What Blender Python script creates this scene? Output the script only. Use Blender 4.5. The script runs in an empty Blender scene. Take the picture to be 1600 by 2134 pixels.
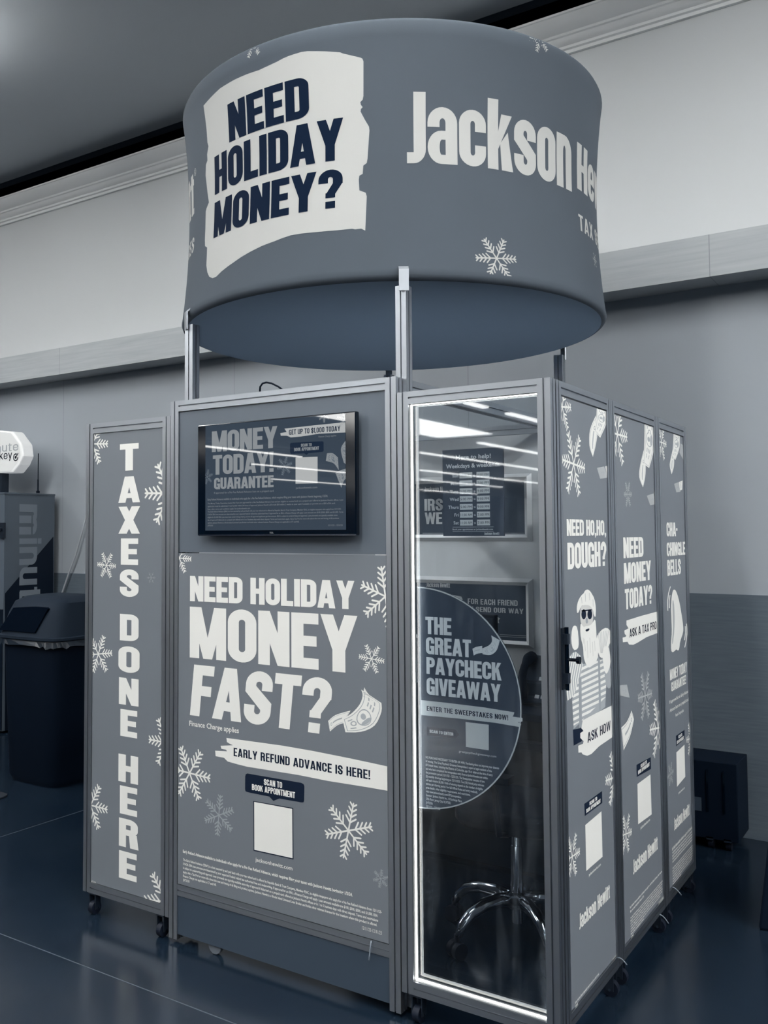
import bpy, bmesh, math, random
from mathutils import Vector, Matrix
from mathutils.geometry import tessellate_polygon, delaunay_2d_cdt
random.seed(7)
scn = bpy.context.scene
COL = scn.collection
V = Vector

# ------------------------------------------------------------------ camera
F_PX, PITCH, ROLL, YAW = 1934.478, 2.7742, -0.2444, -34.579
CAMLOC = V((1.49606, -2.61777, 1.53392)); SX, SY = -137.126, -50.944
p_, r_, y_ = (math.radians(a) for a in (PITCH, ROLL, YAW))
FWD = V((math.sin(y_)*math.cos(p_), math.cos(y_)*math.cos(p_), math.sin(p_)))
RGT0 = V((math.cos(y_), -math.sin(y_), 0)); UP0 = RGT0.cross(FWD)
RGT = math.cos(r_)*RGT0 + math.sin(r_)*UP0; UPV = -math.sin(r_)*RGT0 + math.cos(r_)*UP0
cam = bpy.data.cameras.new('camera'); camo = bpy.data.objects.new('camera', cam); COL.objects.link(camo)
cam.sensor_fit = 'VERTICAL'; cam.sensor_height = 24.0; cam.lens = F_PX/2134*24.0
cam.shift_x = -SX/2134; cam.shift_y = SY/2134
cam.clip_start = 0.05; cam.clip_end = 300
mw = Matrix.Identity(4)
for i in range(3):
    mw[i][0], mw[i][1], mw[i][2], mw[i][3] = RGT[i], UPV[i], -FWD[i], CAMLOC[i]
camo.matrix_world = mw
scn.camera = camo
# ------------------------------------------------------------------ world, view
wd_ = bpy.data.worlds.new('world'); scn.world = wd_; wd_.use_nodes = True
bg = wd_.node_tree.nodes['Background']; bg.inputs[0].default_value = (0.10, 0.22, 0.48, 1); bg.inputs[1].default_value = 0.06
scn.view_settings.view_transform = 'Standard'; scn.view_settings.look = 'None'
scn.view_settings.gamma = 1.0; scn.view_settings.use_curve_mapping = False
scn.view_settings.exposure = 0.35
LAMP = 35.0          # radiance of the ceiling strip lights near the booth
LAMP_FAR = 13.0      # and of the rows far behind
SKY = 14.0           # radiance of the roof light
LED = 11.0

# ------------------------------------------------------------------ measuring helpers (photo pixel -> point on a real plane)
def ray(x, y): return FWD + RGT*((x-800-SX)/F_PX) + UPV*((1067+SY-y)/F_PX)
def hitY(x, y, Y):
    d = ray(x, y); return CAMLOC + d*((Y-CAMLOC.y)/d.y)
def hitX(x, y, X):
    d = ray(x, y); return CAMLOC + d*((X-CAMLOC.x)/d.x)
def hitZ(x, y, Z):
    d = ray(x, y); return CAMLOC + d*((Z-CAMLOC.z)/d.z)

# ------------------------------------------------------------------ materials
M = {}
def mat(name, col, rough=0.6, metal=0.0, noise=0.0, nscale=8.0, spec=0.5, emit=None, estr=0.0, coat=0.0, bump=0.0, bscale=200.0):
    m = bpy.data.materials.new(name); m.use_nodes = True
    nt = m.node_tree; b = nt.nodes['Principled BSDF']
    b.inputs['Base Color'].default_value = (*col, 1); b.inputs['Roughness'].default_value = rough
    b.inputs['Metallic'].default_value = metal; b.inputs['Specular IOR Level'].default_value = spec
    if coat: b.inputs['Coat Weight'].default_value = coat; b.inputs['Coat Roughness'].default_value = 0.03
    if emit: b.inputs['Emission Color'].default_value = (*emit, 1); b.inputs['Emission Strength'].default_value = estr
    if noise or bump:
        tc = nt.nodes.new('ShaderNodeTexCoord')
    if noise:
        n = nt.nodes.new('ShaderNodeTexNoise'); n.inputs['Scale'].default_value = nscale; n.inputs['Detail'].default_value = 5
        nt.links.new(tc.outputs['Object'], n.inputs['Vector'])
        mr = nt.nodes.new('ShaderNodeMapRange'); mr.inputs[3].default_value = 1-noise; mr.inputs[4].default_value = 1+noise
        nt.links.new(n.outputs['Fac'], mr.inputs[0])
        vm = nt.nodes.new('ShaderNodeVectorMath'); vm.operation = 'SCALE'; vm.inputs[0].default_value = col
        nt.links.new(mr.outputs[0], vm.inputs['Scale']); nt.links.new(vm.outputs[0], b.inputs['Base Color'])
    if bump:
        n2 = nt.nodes.new('ShaderNodeTexNoise'); n2.inputs['Scale'].default_value = bscale
        nt.links.new(tc.outputs['Object'], n2.inputs['Vector'])
        bp = nt.nodes.new('ShaderNodeBump'); bp.inputs['Strength'].default_value = bump; bp.inputs['Distance'].default_value = 0.002
        nt.links.new(n2.outputs['Fac'], bp.inputs['Height']); nt.links.new(bp.outputs[0], b.inputs['Normal'])
    M[name] = m
    return m
mat('aluminium', (.42, .45, .49), .38, 1.0)
mat('board', (.170, .190, .218), .45, 0, .03, 2)
mat('board_dark', (.115, .14, .172), .45, 0, .03, 2)
mat('kick', (.040, .060, .088), .5, 0, .05, 3)
mat('white_print', (.88, .88, .845), .5)
mat('navy_print', (.004, .012, .032), .6, spec=.2)
mat('skin_print', (.66, .66, .64), .5)
mat('faint_print', (.34, .37, .40), .5)
mat('grey_print', (.45, .47, .48), .5)
mat('note_grey', (.40, .43, .455), .5)
mat('fabric', (.071, .087, .107), .85, 0, .03, 5, .2, bump=.15, bscale=900)
def translucent(name, w):
    m = M[name]; nt = m.node_tree; b = nt.nodes['Principled BSDF']; out = [n for n in nt.nodes if n.type == 'OUTPUT_MATERIAL'][0]
    t = nt.nodes.new('ShaderNodeBsdfTranslucent'); t.inputs[0].default_value = (.42, .50, .60, 1)
    mx = nt.nodes.new('ShaderNodeMixShader'); mx.inputs[0].default_value = w
    nt.links.new(b.outputs[0], mx.inputs[1]); nt.links.new(t.outputs[0], mx.inputs[2]); nt.links.new(mx.outputs[0], out.inputs[0])
translucent('fabric', .03)
mat('fabric_under_lit', (.15, .185, .225), .85, 0, .03, 5, .2, bump=.15, bscale=900); translucent('fabric_under_lit', .6)  # drum fabric lightened and made more translucent, puts light into the underside
mat('fabric_white', (.43, .435, .425), .85, 0, .02, 5, .2)
mat('fabric_navy', (.003, .010, .028), .9, spec=.1)
mat('dark_metal', (.012, .020, .034), .4, .3)
mat('black_plastic', (.0016, .006, .015), .6, spec=.12)
mat('black_gloss', (.001, .004, .010), .1)
mat('dark_plastic', (.012, .020, .033), .7, 0, .15, 6, .12)
mat('joint', (.055, .07, .088), .6)
mat('grey_plastic', (.12, .14, .165), .5)
mat('chrome', (.62, .65, .70), .12, 1.0)
mat('rubber', (.003, .007, .018), .6, spec=.3)
mat('upper_wall', (.57, .59, .60), .7, 0, .03, .7)
mat('moulding', (.80, .81, .81), .55)
mat('void_shade', (.001, .0035, .009), .95, spec=.03)
mat('edge_dark', (.030, .048, .075), .8)
mat('ceiling_paint', (.46, .50, .54), .8, 0, .06, .8)
mat('kiosk_wall', (.72, .74, .76), .5, 0, .08, 3)
mat('frame_silver', (.80, .81, .82), .35, .2)
mat('poster_dark', (.055, .075, .105), .35)
mat('poster_text', (.55, .57, .59), .5)
mat('sign_dark', (.028, .042, .066), .35)
mat('tie', (.22, .26, .31), .5)
mat('machine', (.085, .108, .135), .4, 0, .05, 3)
mat('machine_dark', (.002, .007, .017), .5, spec=.2)
mat('machine_letter', (.17, .20, .235), .45)
mat('liner', (.010, .018, .030), .4, 0, .5, 20)
mat('cable_white', (.40, .43, .46), .5)
mat('mat_rubber', (.004, .009, .018), .9, 0, .3, 300)
mat('lamp', (.8, .8, .8), .5, emit=(1.0, .985, .95), estr=LAMP)
mat('lamp_far', (.8, .8, .8), .5, emit=(1.0, .985, .95), estr=LAMP_FAR)
mat('sky_panel', (.8, .8, .8), .5, emit=(1.0, .99, .96), estr=SKY)
mat('led', (.8, .8, .8), .5, emit=(1.0, .99, .95), estr=LED)
mat('led_channel', (.20, .21, .215), .5)
mat('sign_lit', (.7, .71, .70), .4, emit=(.95, .97, 1.0), estr=.12)
mat('sign_rim', (.75, .76, .75), .35, emit=(.95, .97, 1.0), estr=.2)
def screen(name, e):
    return mat(name, (.004, .007, .012), .015, emit=e, estr=1.0, spec=.5)
screen('screen_bg', (.029, .040, .055)); screen('screen_text', (.19, .205, .215)); screen('screen_white', (.33, .34, .34))
screen('screen_navy', (.006, .012, .026)); screen('screen_faint', (.10, .12, .14)); screen('screen_small', (.15, .165, .18))

def floor_mat():
    m = bpy.data.materials.new('floor'); m.use_nodes = True; nt = m.node_tree; b = nt.nodes['Principled BSDF']
    tc = nt.nodes.new('ShaderNodeTexCoord')
    n = nt.nodes.new('ShaderNodeTexNoise'); n.inputs['Scale'].default_value = 1.6; n.inputs['Detail'].default_value = 8
    nt.links.new(tc.outputs['Object'], n.inputs['Vector'])
    cr = nt.nodes.new('ShaderNodeValToRGB'); cr.color_ramp.elements[0].color = (.0042, .0102, .0205, 1); cr.color_ramp.elements[1].color = (.0115, .0205, .034, 1)
    cr.color_ramp.elements[0].position = .3; cr.color_ramp.elements[1].position = .75
    nt.links.new(n.outputs['Fac'], cr.inputs[0]); nt.links.new(cr.outputs[0], b.inputs['Base Color'])
    n2 = nt.nodes.new('ShaderNodeTexNoise'); n2.inputs['Scale'].default_value = 5; n2.inputs['Detail'].default_value = 4
    nt.links.new(tc.outputs['Object'], n2.inputs['Vector'])
    mr = nt.nodes.new('ShaderNodeMapRange'); mr.inputs[3].default_value = .13; mr.inputs[4].default_value = .25
    nt.links.new(n2.outputs['Fac'], mr.inputs[0]); nt.links.new(mr.outputs[0], b.inputs['Roughness'])
    b.inputs['Specular IOR Level'].default_value = .42
    M['floor'] = m
floor_mat()

def wall_mat(name, c0, c1, seams=None, scale=(1, 1, 14), rough=.6, zs=3.0):
    m = bpy.data.materials.new(name); m.use_nodes = True; nt = m.node_tree; b = nt.nodes['Principled BSDF']
    tc = nt.nodes.new('ShaderNodeTexCoord'); mp = nt.nodes.new('ShaderNodeMapping'); mp.inputs['Scale'].default_value = scale
    nt.links.new(tc.outputs['Object'], mp.inputs[0])
    n = nt.nodes.new('ShaderNodeTexNoise'); n.inputs['Scale'].default_value = zs; n.inputs['Detail'].default_value = 6
    nt.links.new(mp.outputs[0], n.inputs['Vector'])
    cr = nt.nodes.new('ShaderNodeValToRGB'); cr.color_ramp.elements[0].color = (*c0, 1); cr.color_ramp.elements[1].color = (*c1, 1)
    cr.color_ramp.elements[0].position = .3; cr.color_ramp.elements[1].position = .7
    nt.links.new(n.outputs['Fac'], cr.inputs[0])
    out = cr.outputs[0]
    if seams:
        pitch, off = seams
        sx = nt.nodes.new('ShaderNodeSeparateXYZ'); nt.links.new(tc.outputs['Object'], sx.inputs[0])
        a = nt.nodes.new('ShaderNodeMath'); a.operation = 'SUBTRACT'; a.inputs[1].default_value = off; nt.links.new(sx.outputs[0], a.inputs[0])
        d = nt.nodes.new('ShaderNodeMath'); d.operation = 'DIVIDE'; d.inputs[1].default_value = pitch; nt.links.new(a.outputs[0], d.inputs[0])
        fr = nt.nodes.new('ShaderNodeMath'); fr.operation = 'PINGPONG'; fr.inputs[1].default_value = .5; nt.links.new(d.outputs[0], fr.inputs[0])
        lt = nt.nodes.new('ShaderNodeMath'); lt.operation = 'LESS_THAN'; lt.inputs[1].default_value = .0022/pitch; nt.links.new(fr.outputs[0], lt.inputs[0])
        mx = nt.nodes.new('ShaderNodeMix'); mx.data_type = 'RGBA'; nt.links.new(lt.outputs[0], mx.inputs[0])
        nt.links.new(out, mx.inputs[6]); mx.inputs[7].default_value = (c0[0]*.7, c0[1]*.7, c0[2]*.72, 1)
        out = mx.outputs[2]
    nt.links.new(out, b.inputs['Base Color']); b.inputs['Roughness'].default_value = rough
    M[name] = m
wall_mat('lower_wall', (.31, .34, .375), (.335, .37, .405), (1.83, hitY(975, 780, 2.482).x), (1, 1, 1), .55, .8)
wall_mat('band_wood', (.35, .375, .395), (.42, .445, .46), (2.44, hitY(1477, 500, 2.263).x), (.6, 1, 12), .6, 4)
wall_mat('wainscot', (.080, .105, .132), (.105, .132, .160), None, (1, 1, 16), .6, 6)

def glass_mat():
    m = bpy.data.materials.new('glass'); m.use_nodes = True; nt = m.node_tree; nt.nodes.clear()
    out = nt.nodes.new('ShaderNodeOutputMaterial')
    tr = nt.nodes.new('ShaderNodeBsdfTransparent'); tr.inputs[0].default_value = (.90, .93, .95, 1)
    gl = nt.nodes.new('ShaderNodeBsdfGlossy'); gl.inputs['Roughness'].default_value = .02
    fr = nt.nodes.new('ShaderNodeFresnel'); fr.inputs[0].default_value = 1.5
    ge = nt.nodes.new('ShaderNodeNewGeometry'); io = nt.nodes.new('ShaderNodeMapRange'); io.inputs[3].default_value = 1.5; io.inputs[4].default_value = 1/1.5
    nt.links.new(ge.outputs['Backfacing'], io.inputs[0]); nt.links.new(io.outputs[0], fr.inputs[0])
    mx = nt.nodes.new('ShaderNodeMixShader'); nt.links.new(fr.outputs[0], mx.inputs[0]); nt.links.new(tr.outputs[0], mx.inputs[1]); nt.links.new(gl.outputs[0], mx.inputs[2])
    tc = nt.nodes.new('ShaderNodeTexCoord'); mp = nt.nodes.new('ShaderNodeMapping'); mp.inputs['Scale'].default_value = (9, 9, 1.4)
    mp.inputs['Rotation'].default_value = (0, .25, 0)
    nt.links.new(tc.outputs['Object'], mp.inputs[0])
    n = nt.nodes.new('ShaderNodeTexNoise'); n.inputs['Scale'].default_value = 3; n.inputs['Detail'].default_value = 7; n.inputs['Distortion'].default_value = .6
    nt.links.new(mp.outputs[0], n.inputs['Vector'])
    mr = nt.nodes.new('ShaderNodeMapRange'); mr.inputs[1].default_value = .48; mr.inputs[2].default_value = .80; mr.inputs[3].default_value = .002; mr.inputs[4].default_value = .035
    nt.links.new(n.outputs['Fac'], mr.inputs[0])
    df = nt.nodes.new('ShaderNodeBsdfDiffuse'); df.inputs[0].default_value = (.50, .58, .68, 1)
    m2 = nt.nodes.new('ShaderNodeMixShader'); nt.links.new(mr.outputs[0], m2.inputs[0]); nt.links.new(mx.outputs[0], m2.inputs[1]); nt.links.new(df.outputs[0], m2.inputs[2])
    nt.links.new(m2.outputs[0], out.inputs[0]); M['glass'] = m
glass_mat()

# ------------------------------------------------------------------ object helpers
BASE = {}
def thing(name, label, cat, loc=(0, 0, 0), group=None):
    o = bpy.data.objects.new(name, None); COL.objects.link(o); o.location = loc; o.empty_display_size = .1
    o['label'] = label; o['category'] = cat
    if group: o['group'] = group
    BASE[o.name] = V(loc)
    return o
def tag(o, label, cat, group=None):
    o['label'] = label; o['category'] = cat
    if group: o['group'] = group
    return o
def obj(name, bm, mats, parent=None, smooth=False, bevel=0, recalc=True):
    """link the bmesh (world coordinates) as ONE mesh object, as a child of parent when given"""
    if recalc: bmesh.ops.recalc_face_normals(bm, faces=bm.faces)
    base = BASE[parent.name] if parent else None
    if base is not None: bmesh.ops.translate(bm, verts=bm.verts, vec=-base)
    me = bpy.data.meshes.new(name); bm.to_mesh(me); bm.free()
    for m in (mats if isinstance(mats, (list, tuple)) else [mats]): me.materials.append(M[m])
    if smooth:
        me.polygons.foreach_set('use_smooth', [True]*len(me.polygons))
        if smooth != 'all': me.set_sharp_from_angle(angle=math.radians(40))
    o = bpy.data.objects.new(name, me); COL.objects.link(o)
    if parent:
        o.parent = parent; BASE[o.name] = base
    if bevel:
        b = o.modifiers.new('bevel', 'BEVEL'); b.width = bevel; b.segments = 2; b.limit_method = 'ANGLE'
    return o
def struct(name, bm, mats, **k):
    o = obj(name, bm, mats, **k); o['kind'] = 'structure'; return o
NB = bmesh.new
def box(bm, x0, x1, y0, y1, z0, z1, mi=0):
    vs = [bm.verts.new((x, y, z)) for x in (x0, x1) for y in (y0, y1) for z in (z0, z1)]
    for q in ((0, 1, 3, 2), (4, 6, 7, 5), (0, 4, 5, 1), (2, 3, 7, 6), (0, 2, 6, 4), (1, 5, 7, 3)):
        f = bm.faces.new([vs[i] for i in q]); f.material_index = mi
def prism(bm, pts, vec, mi=0):
    """polygon (list of 3-D points) extruded along vec"""
    vec = V(vec); a = [bm.verts.new(V(p)) for p in pts]; b = [bm.verts.new(V(p)+vec) for p in pts]; n = len(pts)
    fs = [bm.faces.new(a[::-1]), bm.faces.new(b)]
    for i in range(n): fs.append(bm.faces.new((a[i], a[(i+1) % n], b[(i+1) % n], b[i])))
    for f in fs: f.material_index = mi
def tube(bm, pts, rad, n=10, mi=0):
    pts = [V(p) for p in pts]; rings = []
    rr = rad if isinstance(rad, (list, tuple)) else [rad]*len(pts)
    ref = None
    for i, p in enumerate(pts):
        t = (pts[min(i+1, len(pts)-1)]-pts[max(i-1, 0)]).normalized()
        if ref is None:
            ref = t.orthogonal().normalized()
        ref = (ref - t*ref.dot(t)).normalized(); bi = t.cross(ref)
        rings.append([bm.verts.new(p+(ref*math.cos(2*math.pi*k/n)+bi*math.sin(2*math.pi*k/n))*rr[i]) for k in range(n)])
    for a, b in zip(rings, rings[1:]):
        for k in range(n):
            f = bm.faces.new((a[k], a[(k+1) % n], b[(k+1) % n], b[k])); f.material_index = mi
    bm.faces.new(rings[0][::-1]).material_index = mi; bm.faces.new(rings[-1]).material_index = mi
def lathe(bm, prof, n=48, c=(0, 0), mi=0, cap=True):
    rings = [[bm.verts.new((c[0]+r*math.cos(2*math.pi*k/n), c[1]+r*math.sin(2*math.pi*k/n), z)) for k in range(n)] for r, z in prof]
    for a, b in zip(rings, rings[1:]):
        for k in range(n): bm.faces.new((a[k], a[(k+1) % n], b[(k+1) % n], b[k])).material_index = mi
    if cap: bm.faces.new(rings[0][::-1]).material_index = mi; bm.faces.new(rings[-1]).material_index = mi
def cyl(bm, p0, p1, r, n=16, mi=0): tube(bm, [p0, p1], r, n, mi)

class Frame:
    """panel frame: u along the panel, n outwards, z up"""
    def __init__(s, O, U, N): s.O, s.U, s.N = V(O), V(U), V(N)
    def p(s, u, n, z): return s.O + s.U*u + s.N*n + V((0, 0, z))
    def box(s, bm, u0, u1, n0, n1, z0, z1, mi=0):
        vs = [bm.verts.new(s.p(u, n, z)) for u in (u0, u1) for n in (n0, n1) for z in (z0, z1)]
        for q in ((0, 1, 3, 2), (4, 6, 7, 5), (0, 4, 5, 1), (2, 3, 7, 6), (0, 2, 6, 4), (1, 5, 7, 3)):
            f = bm.faces.new([vs[i] for i in q]); f.material_index = mi
    def bar(s, bm, axis, a0, a1, b0, b1, c0, c1, g=.0055, d=.007):
        """slotted aluminium bar along axis 'z' or 'u'; (b0,b1) its range across, (c0,c1) its range in n"""
        bc, cc = (b0+b1)/2, (c0+c1)/2; h = g/2
        pr = [(b0, c0), (bc-h, c0), (bc-h, c0+d), (bc+h, c0+d), (bc+h, c0), (b1, c0), (b1, cc-h), (b1-d, cc-h), (b1-d, cc+h), (b1, cc+h), (b1, c1),
              (bc+h, c1), (bc+h, c1-d), (bc-h, c1-d), (bc-h, c1), (b0, c1), (b0, cc+h), (b0+d, cc+h), (b0+d, cc-h), (b0, cc-h)]
        P = (lambda a, b, c: s.p(b, c, a)) if axis == 'z' else (lambda a, b, c: s.p(a, c, b))
        A = [bm.verts.new(P(a0, b, c)) for b, c in pr]; B = [bm.verts.new(P(a1, b, c)) for b, c in pr]; n = len(pr)
        bm.faces.new(A[::-1]); bm.faces.new(B)
        for i in range(n): bm.faces.new((A[i], A[(i+1) % n], B[(i+1) % n], B[i]))

# ------------------------------------------------------------------ heavy condensed lettering, drawn as polygons
def rect(x0, y0, x1, y1): return [(x0, y0), (x1, y0), (x1, y1), (x0, y1)]
def arc(cx, cy, rx, ry, s, h, a0, a1, n=7):
    out = []; n = 14 if abs(a1-a0) > 120 else 8
    for i in range(n):
        t0 = math.radians(a0+(a1-a0)*i/n); t1 = math.radians(a0+(a1-a0)*(i+1)/n)
        ix, iy = max(rx-s, .001), max(ry-h, .001)
        out.append([(cx+rx*math.cos(t0), cy+ry*math.sin(t0)), (cx+rx*math.cos(t1), cy+ry*math.sin(t1)),
                    (cx+ix*math.cos(t1), cy+iy*math.sin(t1)), (cx+ix*math.cos(t0), cy+iy*math.sin(t0))])
    return out
def glyph(ch, s=.17, h=.145, w=.5):
    ry = .25; H = 1.0; low = False
    if ch in 'ceosnaumrxvz': H = .80; low = True
    if low and ch in 'cos': 
        wv, pl = glyph(ch.upper(), s, h/.80, w*.96)
        return wv, [[(x, y*.80) for x, y in p] for p in pl]
    R = rect; c = w/2
    top = lambda Hh=1.0: arc(c, Hh-ry, c, ry, s, h, 0, 180)
    bot = lambda: arc(c, ry, c, ry, s, h, 180, 360)
    L = lambda a=ry, b=1-ry: R(0, a, s, b)
    Rt = lambda a=ry, b=1-ry: R(w-s, a, w, b)
    q = .22
    def bowl(y0, y1, x0=0, ww=w):
        rr = min(q, (y1-y0)/2); rx = min(.24, ww-s)
        return [R(x0, y1-h, ww-rx, y1), R(x0, y0, ww-rx, y0+h), R(ww-s, y0+rr, ww, y1-rr)] + arc(ww-rx, y1-rr, rx, rr, s, h, 0, 90) + arc(ww-rx, y0+rr, rx, rr, s, h, 270, 360)
    if ch == ' ': return .22, []
    if ch in 'O0': return w, top()+bot()+[L(), Rt()]
    if ch == 'C': return w, top()+bot()+[L(), Rt(.62), Rt(ry, .38)]
    if ch == 'G': return w, top()+bot()+[L(), Rt(.64), Rt(ry, .5), R(c, .5-h*.9, w, .5), R(w-s*.8, 0, w, .3)]
    if ch in 'S$':
        p = top()+bot()+[R(0, .66, s, 1-ry), R(w-s, ry, w, .36), R(w-s, .64, w, 1-ry), R(0, ry, s, .36), [(0, .60), (w-s, .28), (w, .34), (w, .42), (s, .72), (0, .67)]]
        if ch == '$': p += [R(c-s*.3, -.1, c+s*.3, 1.1)]
        return w, p
    if ch == 'D': return w, [L(0, 1)]+bowl(0, 1)
    if ch == 'P': return w, [L(0, 1)]+bowl(.40, 1)
    if ch == 'R': return w+.02, [L(0, 1)]+bowl(.42, 1)+[[(w-s*1.25, .48), (w-s*1.05, 0), (w+.02, 0), (w-s*.15, .5)]]
    if ch == 'B': return w, [L(0, 1)]+bowl(.46, 1, 0, w*.96)+bowl(0, .46+h*.8)
    if ch == 'U': return w, bot()+[L(ry, 1), Rt(ry, 1)]
    if ch == 'J': return w*.62, [R(w*.62-s, .2, w*.62, 1), R(0, 0, w*.62-.2, h)]+arc(w*.62-.2, .2, .2, .2, s, .2-(.2-h) if False else h, 270, 360)
    if ch == 'E': return w*.86, [L(0, 1), R(0, 0, w*.86, h), R(0, 1-h, w*.86, 1), R(0, .5-h*.47, w*.8, .5+h*.47)]
    if ch == 'F': return w*.84, [L(0, 1), R(0, 1-h, w*.84, 1), R(0, .5-h*.5, w*.78, .5+h*.5)]
    if ch == 'H': return w, [L(0, 1), Rt(0, 1), R(0, .5-h*.5, w, .5+h*.5)]
    if ch == 'I': return s, [R(0, 0, s, 1)]
    if ch == 'L': return w*.82, [L(0, 1), R(0, 0, w*.82, h)]
    if ch == 'T': return w*.94, [R(0, 1-h, w*.94, 1), R(w*.47-s/2, 0, w*.47+s/2, 1)]
    if ch == 'N': return w*1.04, [L(0, 1), R(w*1.04-s, 0, w*1.04, 1), [(0, 1), (s, 1), (w*1.04, 0), (w*1.04-s, 0)]]
    if ch == 'M':
        W = w*1.34; m = W/2
        return W, [R(0, 0, s*.92, 1), R(W-s*.92, 0, W, 1), [(0, 1), (s*1.12, 1), (m+s*.42, 0), (m-s*.42, 0)], [(W-s*1.12, 1), (W, 1), (m+s*.42, 0), (m-s*.42, 0)]]
    if ch == 'A':
        W = w*1.14; m = W/2
        return W, [[(0, 0), (s, 0), (m+s*.35, 1), (m-s*.62, 1)], [(W-s, 0), (W, 0), (m+s*.62, 1), (m-s*.35, 1)], R(s*.7, .17, W-s*.7, .17+h*.9)]
    if ch == 'V':
        W = w*1.1; m = W/2
        return W, [[(0, 1), (s, 1), (m+s*.3, 0), (m-s*.6, 0)], [(W-s, 1), (W, 1), (m+s*.6, 0), (m-s*.3, 0)]]
    if ch in 'Ww':
        t = 1.0 if ch == 'W' else .80; W = w*(1.55 if ch == 'W' else 1.3); a = W*.27; b = W*.73; m = W/2; k = s*.86
        return W, [[(0, t), (k, t), (a+k*.5, 0), (a-k*.5, 0)], [(m-k*.45, t), (m+k*.45, t), (a+k*.5, 0), (a-k*.5, 0)],
                   [(m-k*.45, t), (m+k*.45, t), (b+k*.5, 0), (b-k*.5, 0)], [(W-k, t), (W, t), (b+k*.5, 0), (b-k*.5, 0)]]
    if ch == 'Y':
        W = w*1.12; m = W/2
        return W, [R(m-s/2, 0, m+s/2, .45), [(0, 1), (s, 1), (m+s*.5, .38), (m-s*.5, .38)], [(W-s, 1), (W, 1), (m+s*.5, .38), (m-s*.5, .38)]]
    if ch == 'X':
        W = w*1.08
        return W, [[(0, 1), (s*1.1, 1), (W, 0), (W-s*1.1, 0)], [(0, 0), (s*1.1, 0), (W, 1), (W-s*1.1, 1)]]
    if ch == 'K':
        W = w*1.06
        return W, [L(0, 1), [(s*.9, .34), (s*.9, .58), (W-s*1.1, 1), (W-.01, 1)], [(s*1.2, .5), (s*1.9, .68), (W, 0), (W-s*1.12, 0)]]
    if ch == '1': return s*1.35, [R(s*.35, 0, s*1.35, 1), [(0, .72), (s*.4, .72), (s*.4, 1), (0, .86)]]
    if ch == '?': return w, top()+[R(0, .66, s, 1-ry), R(w-s, .62, w, 1-ry), [(w-s, .64), (w, .64), (c+s*.5, .36), (c-s*.5, .36)], R(c-s/2, .27, c+s/2, .40), R(c-s/2, 0, c+s/2, .18)]
    if ch == '!': return s, [[(0, 1), (s, 1), (s*.82, .27), (s*.18, .27)], R(0, 0, s, .18)]
    if ch == '.': return s, [R(0, 0, s, .17)]
    if ch == ',': return s, [R(0, 0, s, .17), [(s*.35, 0), (s, 0), (s*.55, -.13), (s*.1, -.13)]]
    if ch == '-': return w*.5, [R(0, .40, w*.5, .40+h)]
    # lower case
    if ch == 'n': return w*.96, arc(w*.48, .80-ry, w*.48, ry, s, h, 0, 180)+[R(0, 0, s, .80), R(w*.96-s, 0, w*.96, .80-ry)]
    if ch == 'm':
        a = w*.8; return a*2-s, arc(a/2, .80-.2, a/2, .2, s, h, 0, 180)+arc(a*1.5-s, .80-.2, a/2, .2, s, h, 0, 180)+[R(0, 0, s, .80), R(a-s, 0, a, .54), R(2*a-2*s, 0, 2*a-s, .54)]
    if ch == 'u': return w*.96, arc(w*.48, ry, w*.48, ry, s, h, 180, 360)+[R(0, ry, s, .80), R(w*.96-s, 0, w*.96, .80)]
    if ch == 'e': return w, arc(c, .80-ry, c, ry, s, h, 0, 180)+bot()+[R(0, ry, s, .55), R(w-s, .36, w, .55), R(s*.5, .36, w, .36+h*.72), R(w-s, .22, w, .27)]
    if ch == 'a': return w, arc(c, .80-.22, c, .22, s, h, 0, 180)+[R(0, .52, s, .58), R(w-s, 0, w, .58), R(w*.46, .47-h*.8, w-s*.5, .47), R(w*.46, 0, w-s*.9, h*.85)]+arc(w*.46, .235, w*.46, .235, s, h*.85, 90, 270)
    if ch == 'k':
        W = w*.98; return W, [R(0, 0, s, 1), [(s*.9, .26), (s*.9, .46), (W-s*1.15, .80), (W-.02, .80)], [(s*1.2, .38), (s*1.95, .56), (W, 0), (W-s*1.12, 0)]]
    if ch == 'i': return s, [R(0, 0, s, .80), R(0, .83, s, 1)]
    if ch == 't': return w*.66, [R(w*.14, .1, w*.14+s, .94), R(0, .80-h*.9, w*.66, .80), R(w*.14+.04, 0, w*.66, h*.85), R(w*.14, .02, w*.14+s, .2)]
    if ch == 'y':
        W = w; return W, [[(0, .80), (s, .80), (W*.62, 0), (W*.4, 0)], [(W-s, .80), (W, .80), (W*.45, -.26), (W*.45-s, -.26)]]
    return w, [R(0, 0, w, .7)]
def string(txt, s=.17, h=.145, w=.5, gap=.055):
    x = 0; out = []
    for ch in txt:
        a, pl = glyph(ch, s, h, w)
        for p in pl: out.append([(px+x, py) for px, py in p])
        x += a+gap
    return x-gap, union(out)
_bf = {}
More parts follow.
